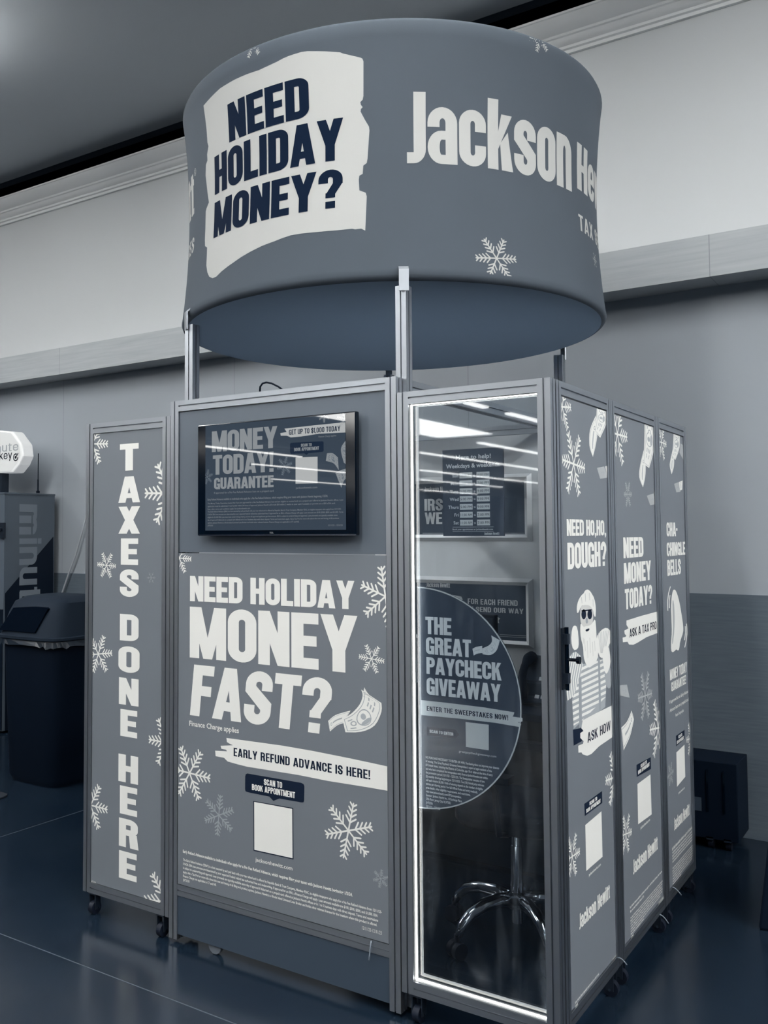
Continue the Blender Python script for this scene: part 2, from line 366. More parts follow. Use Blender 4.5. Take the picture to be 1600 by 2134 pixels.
def plain(txt, bold=0.0):
    """the built-in sans as flat polygons, normalised: x from 0, height in units of cap height"""
    k = (txt, bold)
    if k not in _bf:
        cu = bpy.data.curves.new('t', 'FONT'); cu.body = txt; cu.resolution_u = 2; cu.offset = bold; cu.size = 1
        o = bpy.data.objects.new('t', cu); COL.objects.link(o)
        dg = bpy.context.evaluated_depsgraph_get(); me = bpy.data.meshes.new_from_object(o.evaluated_get(dg))
        vs = [(v.co.x, v.co.y) for v in me.vertices]; pl = [[vs[i] for i in p.vertices] for p in me.polygons]
        bpy.data.objects.remove(o); bpy.data.curves.remove(cu); bpy.data.meshes.remove(me)
        x0 = min(v[0] for v in vs); x1 = max(v[0] for v in vs)
        _bf[k] = (x1-x0, [[((x-x0), y/.73) for x, y in p] for p in pl])
    return _bf[k]

def clip_half(p, ax, val, keep_less):
    out = []
    for i in range(len(p)):
        a, b = p[i], p[(i+1) % len(p)]; da = (a[ax]-val)*(1 if keep_less else -1); db = (b[ax]-val)*(1 if keep_less else -1)
        if da <= 0: out.append(a)
        if (da < 0 < db) or (db < 0 < da):
            t = da/(da-db); out.append((a[0]+(b[0]-a[0])*t, a[1]+(b[1]-a[1])*t))
    return out
def clip_rect(p, r):
    for ax, val, less in ((0, r[0], False), (0, r[1], True), (1, r[2], False), (1, r[3], True)):
        p = clip_half(p, ax, val, less)
        if len(p) < 3: return []
    return p
def clip_convex(p, c):
    ar = sum(c[i][0]*c[(i+1) % len(c)][1]-c[(i+1) % len(c)][0]*c[i][1] for i in range(len(c)))
    if ar < 0: c = c[::-1]
    for i in range(len(c)):
        a, b = c[i], c[(i+1) % len(c)]; out = []
        sd = lambda q: (b[0]-a[0])*(q[1]-a[1])-(b[1]-a[1])*(q[0]-a[0])
        for j in range(len(p)):
            u, v = p[j], p[(j+1) % len(p)]; du, dv = sd(u), sd(v)
            if du >= 0: out.append(u)
            if (du > 0 > dv) or (dv > 0 > du):
                t = du/(du-dv); out.append((u[0]+(v[0]-u[0])*t, u[1]+(v[1]-u[1])*t))
        p = out
        if len(p) < 3: return []
    return p
def tess(p):
    tri = tessellate_polygon([[V((x, y, 0)) for x, y in p]])
    return [[p[i] for i in t] for t in tri]
def smoothpts(p, it=2):
    for _ in range(it):
        q = []
        for i in range(len(p)):
            a, b = p[i], p[(i+1) % len(p)]
            q += [(a[0]*.75+b[0]*.25, a[1]*.75+b[1]*.25), (a[0]*.25+b[0]*.75, a[1]*.25+b[1]*.75)]
        p = q
    return p

def union(polys):
    """overlapping pieces of lettering merged into one clean triangulation"""
    vs, fs = [], []
    for p in polys:
        ar = sum(p[i][0]*p[(i+1) % len(p)][1]-p[(i+1) % len(p)][0]*p[i][1] for i in range(len(p)))
        if abs(ar) < 1e-9: continue
        if ar < 0: p = p[::-1]
        fs.append(list(range(len(vs), len(vs)+len(p)))); vs += [V(q) for q in p]
    o = delaunay_2d_cdt(vs, [], fs, 1, 1e-6)
    return [[tuple(o[0][i]) for i in f] for f, src in zip(o[2], o[5]) if src]
class Art:
    """flat print on a surface: polygons in (u, v) with a layer number, turned into faces by a mapping"""
    def __init__(s, px, mp, mats, rect=None, step=None):
        s.px, s.mp, s.mats, s.rect, s.step = px, mp, mats, rect, step; s.bm = NB(); s.first = True
    def add(s, p, m, layer, clip=True):
        if clip and s.rect:
            p = clip_rect(p, s.rect)
            if len(p) < 3: return
        mi = s.mats.index(m)
        parts = [p]
        if s.step:
            for ax in (0, 1):
                new = []
                for q in parts:
                    lo = min(v[ax] for v in q); hi = max(v[ax] for v in q); st = s.step[ax]
                    k = math.floor(lo/st)
                    while k*st < hi:
                        r = clip_half(clip_half(q, ax, k*st, False), ax, (k+1)*st, True)
                        if len(r) >= 3: new.append(r)
                        k += 1
                parts = new
        for q in parts:
            vs = [s.bm.verts.new(s.mp(x, y, layer)) for x, y in q]
            try: s.bm.faces.new(vs).material_index = mi
            except ValueError: pass
    def shape(s, pts, m, layer, smooth=0, uv=False):
        q = pts if uv else [s.px(*p) for p in pts]
        if smooth: q = smoothpts(q, smooth)
        for t in tess(q): s.add(t, m, layer)
    def fit(s, W, pl, u0, u1, v0, v1, m, layer, shear=0, rot=0, clip=True):
        for p in pl:
            s.add([(u0+x/W*(u1-u0)+shear*y*(v1-v0), v0+y*(v1-v0)) for x, y in p], m, layer, clip)
    def text(s, txt, lt, lb, rx, m, layer=3, stem=.17, h=.145, gap=.055, shear=0, w=.5):
        a, b = s.px(*lt), s.px(*lb); r = s.px(rx, (lt[1]+lb[1])/2)
        W, pl = string(txt, stem, h, w, gap)
        u0 = b[0] if shear else (a[0]+b[0])/2
        s.fit(W, pl, u0, r[0]-shear*(a[1]-b[1]), b[1], a[1], m, layer, shear)
    def small(s, txt, lt, lb, rx, m, layer=3, bold=0.0):
        a, b = s.px(*lt), s.px(*lb); r = s.px(rx, (lt[1]+lb[1])/2)
        W, pl = plain(txt, bold); s.fit(W, pl, (a[0]+b[0])/2, r[0], b[1], a[1], m, layer, clip=False)
    def para(s, lines, u0, u1, vtop, pitch, cap, m, layer=3, bold=0.0):
        """lines fitted to one width; a line ending in a tab mark keeps its own width"""
        wmax = max(plain(l, bold)[0] for l in lines); cap = min(cap, pitch*.62)
        for i, l in enumerate(lines):
            W, pl = plain(l, bold); v = vtop-i*pitch-cap
            s.fit(W, pl, u0, u0+(u1-u0)*W/wmax, v, v+cap, m, layer, clip=False)
    def flake(s, c, e, m='white_print', layer=1, barbs=4, wid=.062, fan=.36, lift=0):
        c, e = s.px(*c), s.px(*e); c = (c[0], c[1]+lift); e = (e[0], e[1]+lift); dx, dy = e[0]-c[0], e[1]-c[1]; L = math.hypot(dx, dy); a0 = math.atan2(dy, dx)
        wh = L*wid; out = []
        def seg(p, q):
            d = math.atan2(q[1]-p[1], q[0]-p[0]); nx, ny = -math.sin(d)*wh/2, math.cos(d)*wh/2
            ex, ey = math.cos(d)*wh/2, math.sin(d)*wh/2
            out.append([((x-c[0])/L, (y-c[1])/L) for x, y in [(p[0]+nx, p[1]+ny), (p[0]-nx, p[1]-ny), (q[0]-nx, q[1]-ny), (q[0]-nx*.5+ex, q[1]-ny*.5+ey), (q[0]+nx*.5+ex, q[1]+ny*.5+ey), (q[0]+nx, q[1]+ny)]])
        for k in range(6):
            a = a0+k*math.pi/3; ca, sa = math.cos(a), math.sin(a)
            seg(c, (c[0]+ca*L, c[1]+sa*L))
            for j in range(barbs):
                t = L*(.30+.58*j/max(barbs-1, 1)) if barbs > 1 else L*.55
                bl = L*fan*(1-.13*j) if barbs > 1 else L*.3
                for sg in (-1, 1):
                    b = a+sg*math.radians(47); p = (c[0]+ca*t, c[1]+sa*t)
                    seg(p, (p[0]+math.cos(b)*bl*.8, p[1]+math.sin(b)*bl*.8))
        for p in union(out): s.add([(c[0]+x*L, c[1]+y*L) for x, y in p], m, layer)
    def ellipse(s, c, rx, ry, m, layer, n=18, rot=0, uv=False):
        """rx, ry in photo pixels around pixel c"""
        pts = []
        for k in range(n):
            t = 2*math.pi*k/n; x, y = rx*math.cos(t), ry*math.sin(t)
            pts.append((c[0]+x*math.cos(rot)-y*math.sin(rot), c[1]+x*math.sin(rot)+y*math.cos(rot)))
        s.shape(pts, m, layer, uv=uv)
    def note(s, A, B, layer=2, oval=.55, paper='white_print', ink='note_grey'):
        """a curved banknote between two edge polylines (pixels): paper, a ruled border and a plain oval"""
        def samp(P, t):
            x = min(max(t, 0), 1)*(len(P)-1); i = min(int(x), len(P)-2); f = x-i
            p0, p1, p2, p3 = P[max(i-1, 0)], P[i], P[i+1], P[min(i+2, len(P)-1)]
            return tuple(.5*((2*p1[a])+(p2[a]-p0[a])*f+(2*p0[a]-5*p1[a]+4*p2[a]-p3[a])*f*f+(3*p1[a]-p0[a]-3*p2[a]+p3[a])*f*f*f) for a in (0, 1))
        at = lambda t, k: (lambda a, b: (a[0]+(b[0]-a[0])*k, a[1]+(b[1]-a[1])*k))(samp(A, t), samp(B, t))
        def ribbon(t0, t1, k0, k1, m, ly, n=12):
            for i in range(n):
                ta, tb = t0+(t1-t0)*i/n, t0+(t1-t0)*(i+1)/n
                s.add([s.px(*v) for v in (at(ta, k0), at(tb, k0), at(tb, k1), at(ta, k1))], m, ly)
        def disc(t, k, rt, rk, m, ly, n=16): s.shape([at(t+rt*math.cos(2*math.pi*i/n), k+rk*math.sin(2*math.pi*i/n)) for i in range(n)], m, ly)
        ribbon(0, 1, 0, 1, paper, layer)
        for k0 in (.09, .88): ribbon(.05, .95, k0, k0+.03, ink, layer+.4)
        for t0 in (.05, .935): ribbon(t0, t0+.015, .09, .91, ink, layer+.4, 1)
        if oval:
            disc(oval, .5, .15, .33, ink, layer+.5); disc(oval, .5, .13, .29, paper, layer+.6)
            disc(oval, .44, .05, .13, ink, layer+.7); disc(oval, .68, .10, .09, ink, layer+.7)
            for t0, k0 in ((.62, .3), (.62, .45), (.62, .6), (.75, .3), (.75, .6), (.12, .25), (.12, .72)): ribbon(min(t0+oval-.42, .84), min(t0+oval-.42, .84)+.09, k0, k0+.06, ink, layer+.5, 2)
        else: ribbon(.3, .75, .44, .56, ink, layer+.5, 5)
        disc(.2, .5, .055, .14, ink, layer+.5); disc(.2, .5, .032, .08, paper, layer+.6)

# =================================================================== THE SETTING
FH = 1.0
bm = NB(); box(bm, -32, 16, -80, 3.5, -.1, 0); struct('floor', bm, 'floor')
WY = 2.482
bm = NB(); box(bm, -14, 8, WY, WY+.15, 0, 2.90, 0); box(bm, -14, 8, WY, WY+.15, 2.90, 4.42, 1); struct('wall_back', bm, ['lower_wall', 'upper_wall'])
bm = NB(); box(bm, -14, 8, WY-.006, WY, 0, 1.211); struct('trim_1', bm, 'wainscot')
bm = NB(); box(bm, -14, 8, 2.263, WY, 2.802, 3.015); struct('trim_2', bm, 'band_wood')
# crown moulding: stepped profile swept along the wall
prof = [(WY, 4.262), (WY-.022, 4.262), (WY-.024, 4.280), (WY-.040, 4.284), (WY-.043, 4.298), (WY-.060, 4.304), (WY-.075, 4.316), (WY-.082, 4.330), (WY-.094, 4.334), (WY-.098, 4.346),
        (WY-.122, 4.356), (WY-.146, 4.374), (WY-.164, 4.394), (WY-.172, 4.410), (WY-.182, 4.412), (WY-.182, 4.424), (WY, 4.424)]
bm = NB(); prism(bm, [(-14, y, z) for y, z in prof], (22, 0, 0)); struct('trim_3', bm, 'moulding', smooth=True)
CZ = 4.6
bm = NB(); box(bm, -32, 16, -80, 2.392, CZ, CZ+.2); struct('ceiling', bm, 'ceiling_paint')
bm = NB(); box(bm, -14, 8, 2.392, 2.478, CZ+.002, CZ+.2); struct('trim_4', bm, 'edge_dark')
bm = NB(); box(bm, -14, 8, 2.85, 2.9, 4.3, 5.2); box(bm, -14, 8, WY+.15, 2.9, 4.25, 4.3); box(bm, -14, 8, 2.478, 2.9, 5.15, 5.2); struct('gap_shade', bm, 'void_shade')  # near-black backing, colours in the shade of the gap above the moulding
bm = NB(); box(bm, -32, 16, -12.3, -12, 0, 1.9); struct('reflection_blocker', bm, 'edge_dark')  # unseen low wall added behind the camera to block bright reflections
# saw-cut joints of the floor
bm = NB()
for y in (-.315, -4.0, -7.7): box(bm, -14, 8, y-.0022, y+.0022, 0, .0006)
box(bm, -2.55-.0022, -2.55+.0022, -14, 2.4, 0, .0006)
struct('trim_6', bm, 'joint')

# ceiling lamps of the store
def strip_light(x, y0, y1, z=4.36):
    t = thing('strip_light', 'long white linear lamp hanging in rows under the store ceiling', 'ceiling light', (x, (y0+y1)/2, CZ), 'linear lamps under the store ceiling')
    bm = NB(); w_ = .02 if y1 > -12 else .087; box(bm, x-w_, x+w_, y0, y1, z+.04, z+.075)
    for yy in (y0+.5, y1-.5): box(bm, x-.008, x+.008, yy-.008, yy+.008, z+.075, CZ-.003)
    obj('housing', bm, 'moulding', t)
    bm = NB(); box(bm, x-.085, x+.085, y0, y1, z, z+.04); obj('diffuser', bm, 'lamp' if y1 > -12 else 'lamp_far', t)
RUNS = [(-3.6, .6, 2), (.2, .6, 2), (3.9, 2.0, 2), (5.7, 2.0, 2), (7.6, 2.0, 2), (-7.35, .6, 2), (-7.35, -15.9, 1, 1.0), (-7.35, -18.2, 1, 3.0), (-7.35, -24, 4), (-11.05, -24.6, 7), (-14.3, -24.4, 8), (-18.8, -33.5, 6),  # middle of three right-hand rows is added to brighten the side panels
        (-18.8, -18.6, 2), (-22.5, -27.5, 7), (-28.4, -36.5, 7)]
for rw in RUNS:
    x, y, n_ = rw[:3]; ln = rw[3] if len(rw) > 3 else 3.5
    for k in range(n_): strip_light(x, y-ln, y); y -= ln+.14
t = thing('roof_light', 'large white luminous ceiling panel mirrored in the glass door', 'ceiling light', (-11.1, -20, CZ))
bm = NB(); box(bm, -12.2, -10.0, -23.9, -15.8, CZ-.06, CZ-.002); obj('frame', bm, 'moulding', t)
bm = NB(); box(bm, -12.05, -10.2, -23.7, -16, CZ-.07, CZ-.06); obj('diffuser', bm, 'sky_panel', t)

# =================================================================== KIOSK
W1, WD = .4779, .5215
H, T2, B2 = 2.0419, 1.9872, .0864
Y1, Y2, Y3 = .5712, 1.162, 1.642
S = .041
# ---- core frame: four posts carrying the drum, with top beams
XC, YC = -.475, .79
kf = thing('drum_stand', 'slotted aluminium posts and beams carrying the drum sign above the booth', 'frame', (XC, YC, 0))
PX = ((-.968, .045), (-.0246, .045), (-.018, 1.495), (-.925, 1.495))
PT = [2.345, 2.352, 2.345, 2.345]
for (x, y), zt in zip(PX, PT):
    fr = Frame((0, 0, 0), (1, 0, 0), (0, -1, 0)); bm = NB(); fr.bar(bm, 'z', .02, zt, x, x+.04, -y-.04, -y, g=.005, d=.009); obj('post', bm, 'aluminium', kf)
fs = Frame((0, 0, 0), (0, 1, 0), (1, 0, 0))
for x in (-.0246, -.968):
    bm = NB(); fs.bar(bm, 'u', .086, 1.494, H-.045-.005, H-.005, x, x+.04, g=.005, d=.009); obj('beam', bm, 'aluminium', kf)
fr = Frame((0, 0, 0), (1, 0, 0), (0, -1, 0))
bm = NB(); fr.bar(bm, 'u', -.884, -.019, H-.05, H-.005, -1.535, -1.495, g=.005, d=.009); obj('beam', bm, 'aluminium', kf)
# ---- drum
RB, ZB, RT, ZT = .883, 2.371, .880, 3.27
def drad(z):
    t = (z-ZB)/(ZT-ZB); return RB+(RT-RB)*t-.031*4*t*(1-t)
ds = thing('drum_sign', 'large round grey fabric drum sign with white lettering above the booth', 'sign', (XC, YC, ZB))
DM = ['fabric', 'fabric_white', 'fabric_navy']
RU = .86
def dmap(u, v, l):
    a = u/RU; z = max(ZB+.02, min(ZT-.01, v)); r = drad(z)+.0007*l
    return (XC+r*math.cos(a), YC+r*math.sin(a), z)
def dpx(x, y):
    d = ray(x, y); z = 2.8
    for _ in range(30):
        r = drad(z); a = d.x**2+d.y**2; ox, oy = CAMLOC.x-XC, CAMLOC.y-YC; b = ox*d.x+oy*d.y; c = ox*ox+oy*oy-r*r
        tt = (-b-math.sqrt(max(b*b-a*c, 0)))/a; z = CAMLOC.z+tt*d.z
    return (math.atan2(CAMLOC.y+tt*d.y-YC, CAMLOC.x+tt*d.x-XC)*RU, z)
A = Art(dpx, dmap, DM, (-50, 50, ZB+.03, ZT-.012), (.03, .06))
NS = 128
pr = [(RB-.022, ZB+.001), (RB-.013, ZB+.004), (RB-.006, ZB+.010), (RB-.002, ZB+.020)]
zz = ZB+.04
while zz < ZT-.02: pr.append((drad(zz), zz)); zz += .05
pr += [(RT-.001, ZT-.015), (RT-.006, ZT-.004), (RT-.016, ZT), (RT-.03, ZT-.004), (RT-.036, ZT-.02)]
lathe(A.bm, pr, NS, (XC, YC), 0, cap=False)
g = lambda x, y: (340+x/3.2, y/3.2)
brush = [(270, 705), (300, 670), (380, 590), (480, 530), (560, 495), (640, 468), (700, 440), (760, 412), (800, 390), (840, 373), (880, 360), (920, 348), (960, 342), (1080, 343), (1180, 350), (1200, 358), (1260, 372), (1315, 385), (1328, 392), (1335, 410),
         (1335, 640), (1330, 665), (1314, 682), (1318, 700), (1330, 715), (1318, 728), (1316, 745), (1345, 800), (1372, 845), (1375, 870), (1362, 1060), (1357, 1088), (1334, 1105), (1330, 1160), (1308, 1172), (1304, 1200), (1308, 1270), (1350, 1286), (1357, 1310),
         (1347, 1538), (1320, 1525), (1280, 1530), (1260, 1526), (1150, 1537), (1000, 1550), (920, 1558), (850, 1570), (790, 1590), (740, 1610), (660, 1640), (580, 1680), (520, 1715), (470, 1750), (430, 1778), (390, 1810), (355, 1845), (330, 1856), (308, 1845), (295, 1815), (289, 1770), (294, 1650), (280, 1642), (279, 1600),
         (285, 1410), (290, 1390), (306, 1350), (296, 1280), (284, 1170), (286, 1100), (296, 1070), (294, 1030), (303, 975), (296, 950), (290, 860)]
A.shape([g(*p) for p in brush], 'fabric_white', 1)
R_ = math.radians
for txt, a0, a1, z0, z1 in (('NEED', -103.2, -78.6, 2.968, 3.108), ('HOLIDAY', -110.1, -70.4, 2.802, 2.947), ('MONEY?', -110.1, -70.6, 2.636, 2.772)):
    W, pl = string(txt, .2, .19, .5, .04); A.fit(W, pl, R_(a0)*RU, R_(a1)*RU, z0, z1, 'fabric_navy', 2, shear=0)
def logo(a0):
    sc = R_(1)*RU
    W, pl = string('Jackson', .2, .155, .5, .03); A.fit(W, pl, a0*sc, (a0+47.4)*sc, 2.776, 3.020, 'fabric_white', 1)
    W, pl = string('Hewitt', .2, .155, .5, .03); A.fit(W, pl, (a0+50.4)*sc, (a0+88)*sc, 2.802, 2.977, 'fabric_white', 1)
    W, pl = string('TAX SERVICES', .16, .15, .5, .1); A.fit(W, pl, (a0+50.4)*sc, (a0+89)*sc, 2.645, 2.706, 'fabric_white', 1)
    W, pl = plain('®'); A.fit(W, pl, (a0+88.7)*sc, (a0+90.6)*sc, 2.945, 2.975, 'fabric_white', 1)
logo(-55.9); logo(-213.2)
A.flake((1034.4, 538.4), (1074, 540.6), 'fabric_white'); A.flake((527.5, 104), (519, 133), 'fabric_white', lift=.022); A.flake((1124, 92), (1138, 119), 'fabric_white', lift=.022); A.flake((1239, 542), (1242, 556), 'fabric_white', barbs=2)
bm = NB(); lathe(bm, [(.002, ZB+.004), (.4, ZB+.003), (.7, ZB+.0015), (RB-.022, ZB+.001)], NS, (XC, YC)); obj('underside', bm, 'fabric_under_lit', ds, smooth=True)
obj('fabric_cover', A.bm, DM, ds, smooth=True, recalc=False)
for (x, y), zt in zip(PX, PT):          # angle brackets that clip the ring on the posts
    cx, cy = x+.02, y+.02; a = math.atan2(cy-YC, cx-XC); ca, sa = math.cos(a), math.sin(a); ro = RB+.004
    bm = NB()
    def P(r, t, z): return (XC+ca*r-sa*t, YC+sa*r+ca*t, z)
    h = .0165
    prism(bm, [P(ro, -h, zt-.02), P(ro+.006, -h, zt-.02), P(ro+.006, -h, zt+.052), P(ro-.018, -h, zt+.072), P(ro-.021, -h, zt+.068), P(ro, -h, zt+.050)], V(P(0, h*2, 0))-V(P(0, 0, 0)))
    obj('bracket', bm, 'aluminium', ds)

# ---- front wall of the booth
kp = thing('poster_wall', 'wide front panel of the booth with a big holiday money poster', 'display panel', (-.5, 0, 0))
FR = Frame((0, 0, 0), (1, 0, 0), (0, -1, 0))          # u = X, outwards = -Y
for u0 in (-1.0, -.041):
    bm = NB(); FR.bar(bm, 'z', .015, H, u0, u0+S, -S, 0); obj('stile', bm, 'aluminium', kp)
bm = NB(); FR.bar(bm, 'u', -1+S, -S, H-S, H, -S, 0); obj('rail', bm, 'aluminium', kp)
bm = NB(); FR.bar(bm, 'u', -1+S, -S, .178, .219, -S, -.001); obj('rail', bm, 'aluminium', kp)
bm = NB(); FR.box(bm, -1+S+.0015, -S-.0015, -.02, -.006, 1.462, H-S-.0025); obj('upper_panel', bm, 'board_dark', kp)
bm = NB(); FR.box(bm, -1+S, -S, -.03, -.004, .035, .177); obj('kick_plate', bm, 'kick', kp)
for z in (1.90, 1.17, .22):
    bm = NB(); box(bm, 0, .006, .008, .03, z-.035, z+.035); cyl(bm, (.006, .02, z-.035), (.006, .02, z+.035), .005, 8); obj('hinge', bm, 'dark_metal', kp)
YP = .002
PM = ['board', 'skin_print', 'white_print', 'navy_print', 'faint_print', 'note_grey', 'grey_print']
def plane_front(Y): return (lambda x, y: (lambda h: (h.x, h.z))(hitY(x, y, Y))), (lambda u, v, l: (u, Y-.00022*l, v))
def plane_side(X): return (lambda x, y: (lambda h: (h.y, h.z))(hitX(x, y, X))), (lambda u, v, l: (X+.00022*l, u, v))
px, mp = plane_front(YP)
A = Art(px, mp, PM, (-1+S+.003, -S-.003, .222, 1.456))
FR.box(A.bm, -1+S+.002, -S-.002, -.012, -YP, .221, 1.458)
A.shape([(372, 1838), (374, 1846), (380, 1851), (798, 1968), (804, 1966), (806, 1958), (806, 1955), (372, 1834)], 'board', .5)
A.text('NEED HOLIDAY', (396, 1200), (396, 1252.5), 738.6, 'white_print', 3, .195, .195, .03)
A.text('MONEY', (395.6, 1264), (395.6, 1370), 745, 'white_print', 3, .195, .195, .03)
A.text('FAST?', (407, 1385), (395.8, 1490), 694.5, 'white_print', 3, .195, .195, .03, shear=.11)
A.small('Finance Charge applies', (394.7, 1501), (394.7, 1512), 497.8, 'white_print', 3, .015)
g = lambda x, y: (340+x/3.2, 1140+y/3.2)
A.shape([g(*p) for p in [(422, 1273), (620, 1300), (800, 1325), (1000, 1360), (1250, 1410), (1390, 1440), (1500, 1464), (1500, 1626), (1350, 1600), (1100, 1560), (900, 1520), (560, 1465), (500, 1450), (430, 1430), (405, 1405), (350, 1395), (347, 1358), (425, 1362), (420, 1352), (388, 1345), (383, 1325), (465, 1322), (440, 1310), (425, 1300)]], 'white_print', 1.5)
A.text('EARLY REFUND ADVANCE IS HERE!', (486.9, 1558), (486.9, 1575.5), 771, 'navy_print', 3, .17, .15, .08)
A.shape([g(*p) for p in [(547, 1530), (551, 1515), (562, 1510), (920, 1572), (936, 1580), (942, 1595), (940, 1690), (936, 1702), (922, 1703), (775, 1677), (735, 1693), (708, 1664), (562, 1634), (549, 1628), (546, 1615)]], 'navy_print', 2)
A.text('SCAN TO', (550, 1622.8), (550, 1635.5), 588, 'white_print', 3, .18, .15)
A.text('BOOK APPOINTMENT', (525, 1633.5), (525, 1646), 615, 'white_print', 3, .18, .15)
g = lambda x, y: (340+x/2.963, 1640+y/2.963)
A.shape([g(*p) for p in [(556, 86), (803, 130), (805, 448), (558, 394)]], 'navy_print', 1.5)
A.shape([g(*p) for p in [(562, 92), (797, 135), (799, 440), (563, 388)]], 'white_print', 2)
A.small('jacksonhewitt.com', g(570, 433), g(570, 458), g(798, 490)[0], 'white_print', 3, .012)
A.small('Early Refund Advance available to individuals who apply for a No Fee Refund Advance, which requires filing your taxes with Jackson Hewitt beginning 1/2/24.', g(122, 386), g(122, 404), g(1168, 640)[0], 'white_print', 3, .03)
a, b = px(*g(123, 440)), px(*g(1350, 770))
A.para(['The Early Refund Advance ("ERA") is a loan secured by and paid back with your tax refund and is offered by Republic Bank & Trust Company, Member FDIC, to eligible taxpayers who apply for a No Fee Refund Advance from 12/11/23-',
        '1/14/24. ERA loan amounts are determined by your expected Federal refund less authorized fees and underwriting. If approved for an ERA, a Finance Charge will apply. Loan amounts available are $100, $300, $500, and $1,000. ERA',
        'is subject to underwriting and approval. Loan proceeds are typically available same day of approval if disbursed on a prepaid card offered at Jackson Hewitt offices or in 1 to 5 business days with direct deposit. Terms and restrictions',
        'apply. Ask a Tax Pro for more info about the cost and timing of all filing and product options. Jackson Hewitt is a Rhode Island Licensed Loan Broker and holds other relevant licenses for the locations where this product is offered.',
        'Finance Charge not applicable in CT and NE.', 'JHT2333'], a[0], b[0], a[1], .0148, .0088, 'white_print', 3, .022)
A.small('12/11/23-12/31/23', (754.4, 1929), (754.4, 1936.5), 795.6, 'white_print')
A.flake((374, 1163), (398, 1165)); A.flake((803, 1243), (754, 1219), 'white_print', 1, 4); A.flake((774, 1373), (800, 1378))
A.flake((395, 1611), (437, 1622)); A.flake((456, 1699), (485, 1688), 'faint_print'); A.flake((726, 1731), (774, 1723)); A.flake((793, 1831), (778, 1834), 'faint_print')
g = lambda x, y: (340+x/3.2, 1140+y/3.2)
A.note([g(*p) for p in [(1195, 1145), (1255, 1110), (1310, 1050), (1330, 990), (1320, 950)]], [g(*p) for p in [(1215, 1235), (1320, 1232), (1410, 1190), (1455, 1100), (1455, 1040)]], 2, .42)
A.note([g(*p) for p in [(1340, 935), (1370, 985)]], [g(*p) for p in [(1330, 1000), (1450, 1050)]], 1.6, 0)
A.note([g(*p) for p in [(1100, 1160), (1150, 1120), (1250, 1090)]], [g(*p) for p in [(1112, 1230), (1160, 1190), (1200, 1175)]], 1.4, 0)
obj('printed_panel', A.bm, PM, kp, recalc=False)
ft = hitZ(446, 1990, 0)
bm = NB(); prism(bm, [(ft.x-.03+.03*(1-math.cos(k*math.pi/8)), .012, .032-.03*math.sin(k*math.pi/8)) for k in range(9)], (0, .018, 0)); obj('foot', bm, 'grey_plastic', kp)

# ---- hinged panels on castors
def caster(fr, u, parent, n=-.02):
    bm = NB(); fr.box(bm, u-.020, u+.020, n-.018, n+.018, B2-.006, B2); fr.box(bm, u-.019, u-.015, n-.013, n+.013, .022, B2-.006); fr.box(bm, u+.015, u+.019, n-.013, n+.013, .022, B2-.006)
    c = obj('caster', bm, 'dark_metal', parent)
    bm = NB(); cyl(bm, fr.p(u-.011, n, .0255), fr.p(u+.011, n, .0255), .0255, 18); obj('wheel', bm, 'rubber', c, smooth=True)
    bm = NB(); cyl(bm, fr.p(u-.021, n, .0255), fr.p(u+.021, n, .0255), .005, 8); obj('axle', bm, 'chrome', c)
def frame_panel(fr, u0, u1, label, nz=0):
    t = thing('folding_panel', label, 'display panel', tuple(fr.p((u0+u1)/2, -.02, 0)), 'hinged panels on castors around the booth')
    e = .0012
    for a in (u0+e, u1-S-e):
        bm = NB(); fr.bar(bm, 'z', B2, T2, a, a+S, -S, 0); obj('stile', bm, 'aluminium', t)
    bm = NB(); fr.bar(bm, 'u', u0+S+e, u1-S-e, T2-S, T2, -S, 0); obj('rail', bm, 'aluminium', t)
    bm = NB(); fr.bar(bm, 'u', u0+S+e, u1-S-e, B2, B2+S, -S, 0); obj('rail', bm, 'aluminium', t)
    caster(fr, u0+.05, t); caster(fr, u1-.05, t)
    return t
FS = Frame((WD, 0, 0), (0, 1, 0), (1, 0, 0))          # u = Y, outwards = +X
# left wing
tp = frame_panel(FR, -1-W1, -1.001, 'narrow panel left of the booth front reading TAXES DONE HERE')
px, mp = plane_front(.004)
r = (-1-W1+S+.003, -1-S-.003, B2+S+.002, T2-S-.003)
A = Art(px, mp, PM, r); FR.box(A.bm, r[0], r[1], -.014, -.004, r[2], r[3])
LT = [('T', 250, 289, 925, 980), ('A', 247, 292, 993, 1047), ('X', 247, 292, 1055, 1112), ('E', 252, 288, 1121, 1177), ('S', 250, 289, 1185, 1244), ('D', 250, 289, 1278, 1336), ('O', 247, 291, 1344, 1402),
      ('N', 248, 289, 1410, 1470), ('E', 251, 286, 1476, 1537), ('H', 247, 288, 1569, 1632), ('E', 250, 286, 1635, 1700), ('R', 248, 289, 1702, 1768), ('E', 248, 285, 1770, 1835)]
for ch, x0, x1, y0, y1 in LT:
    sl = (y0+y1)/2; k = (sl-1121)/2400*20          # height of the middle of the letter
    A.text(ch, (x0, y0+1), (x0, y1-k*1.2), x1, 'white_print', 3, .19, .21)
for c, e, m_, b in (((193, 925), (224, 925), 'white_print', 4), ((353, 1028), (303, 1028), 'white_print', 4), ((222, 1178), (241, 1180), 'white_print', 4), ((315, 1204), (324, 1204), 'faint_print', 1),
                  ((205, 1363), (233, 1361), 'white_print', 4), ((349, 1548), (311, 1541), 'white_print', 4), ((189, 1678), (223, 1687), 'white_print', 4), ((346, 1879), (318, 1822), 'white_print', 4)):
    A.flake(c, e, m_, 1, b)
A.small('JHT2334', (190, 1834), (190, 1838), 200, 'white_print')
obj('printed_panel', A.bm, PM, tp, recalc=False)
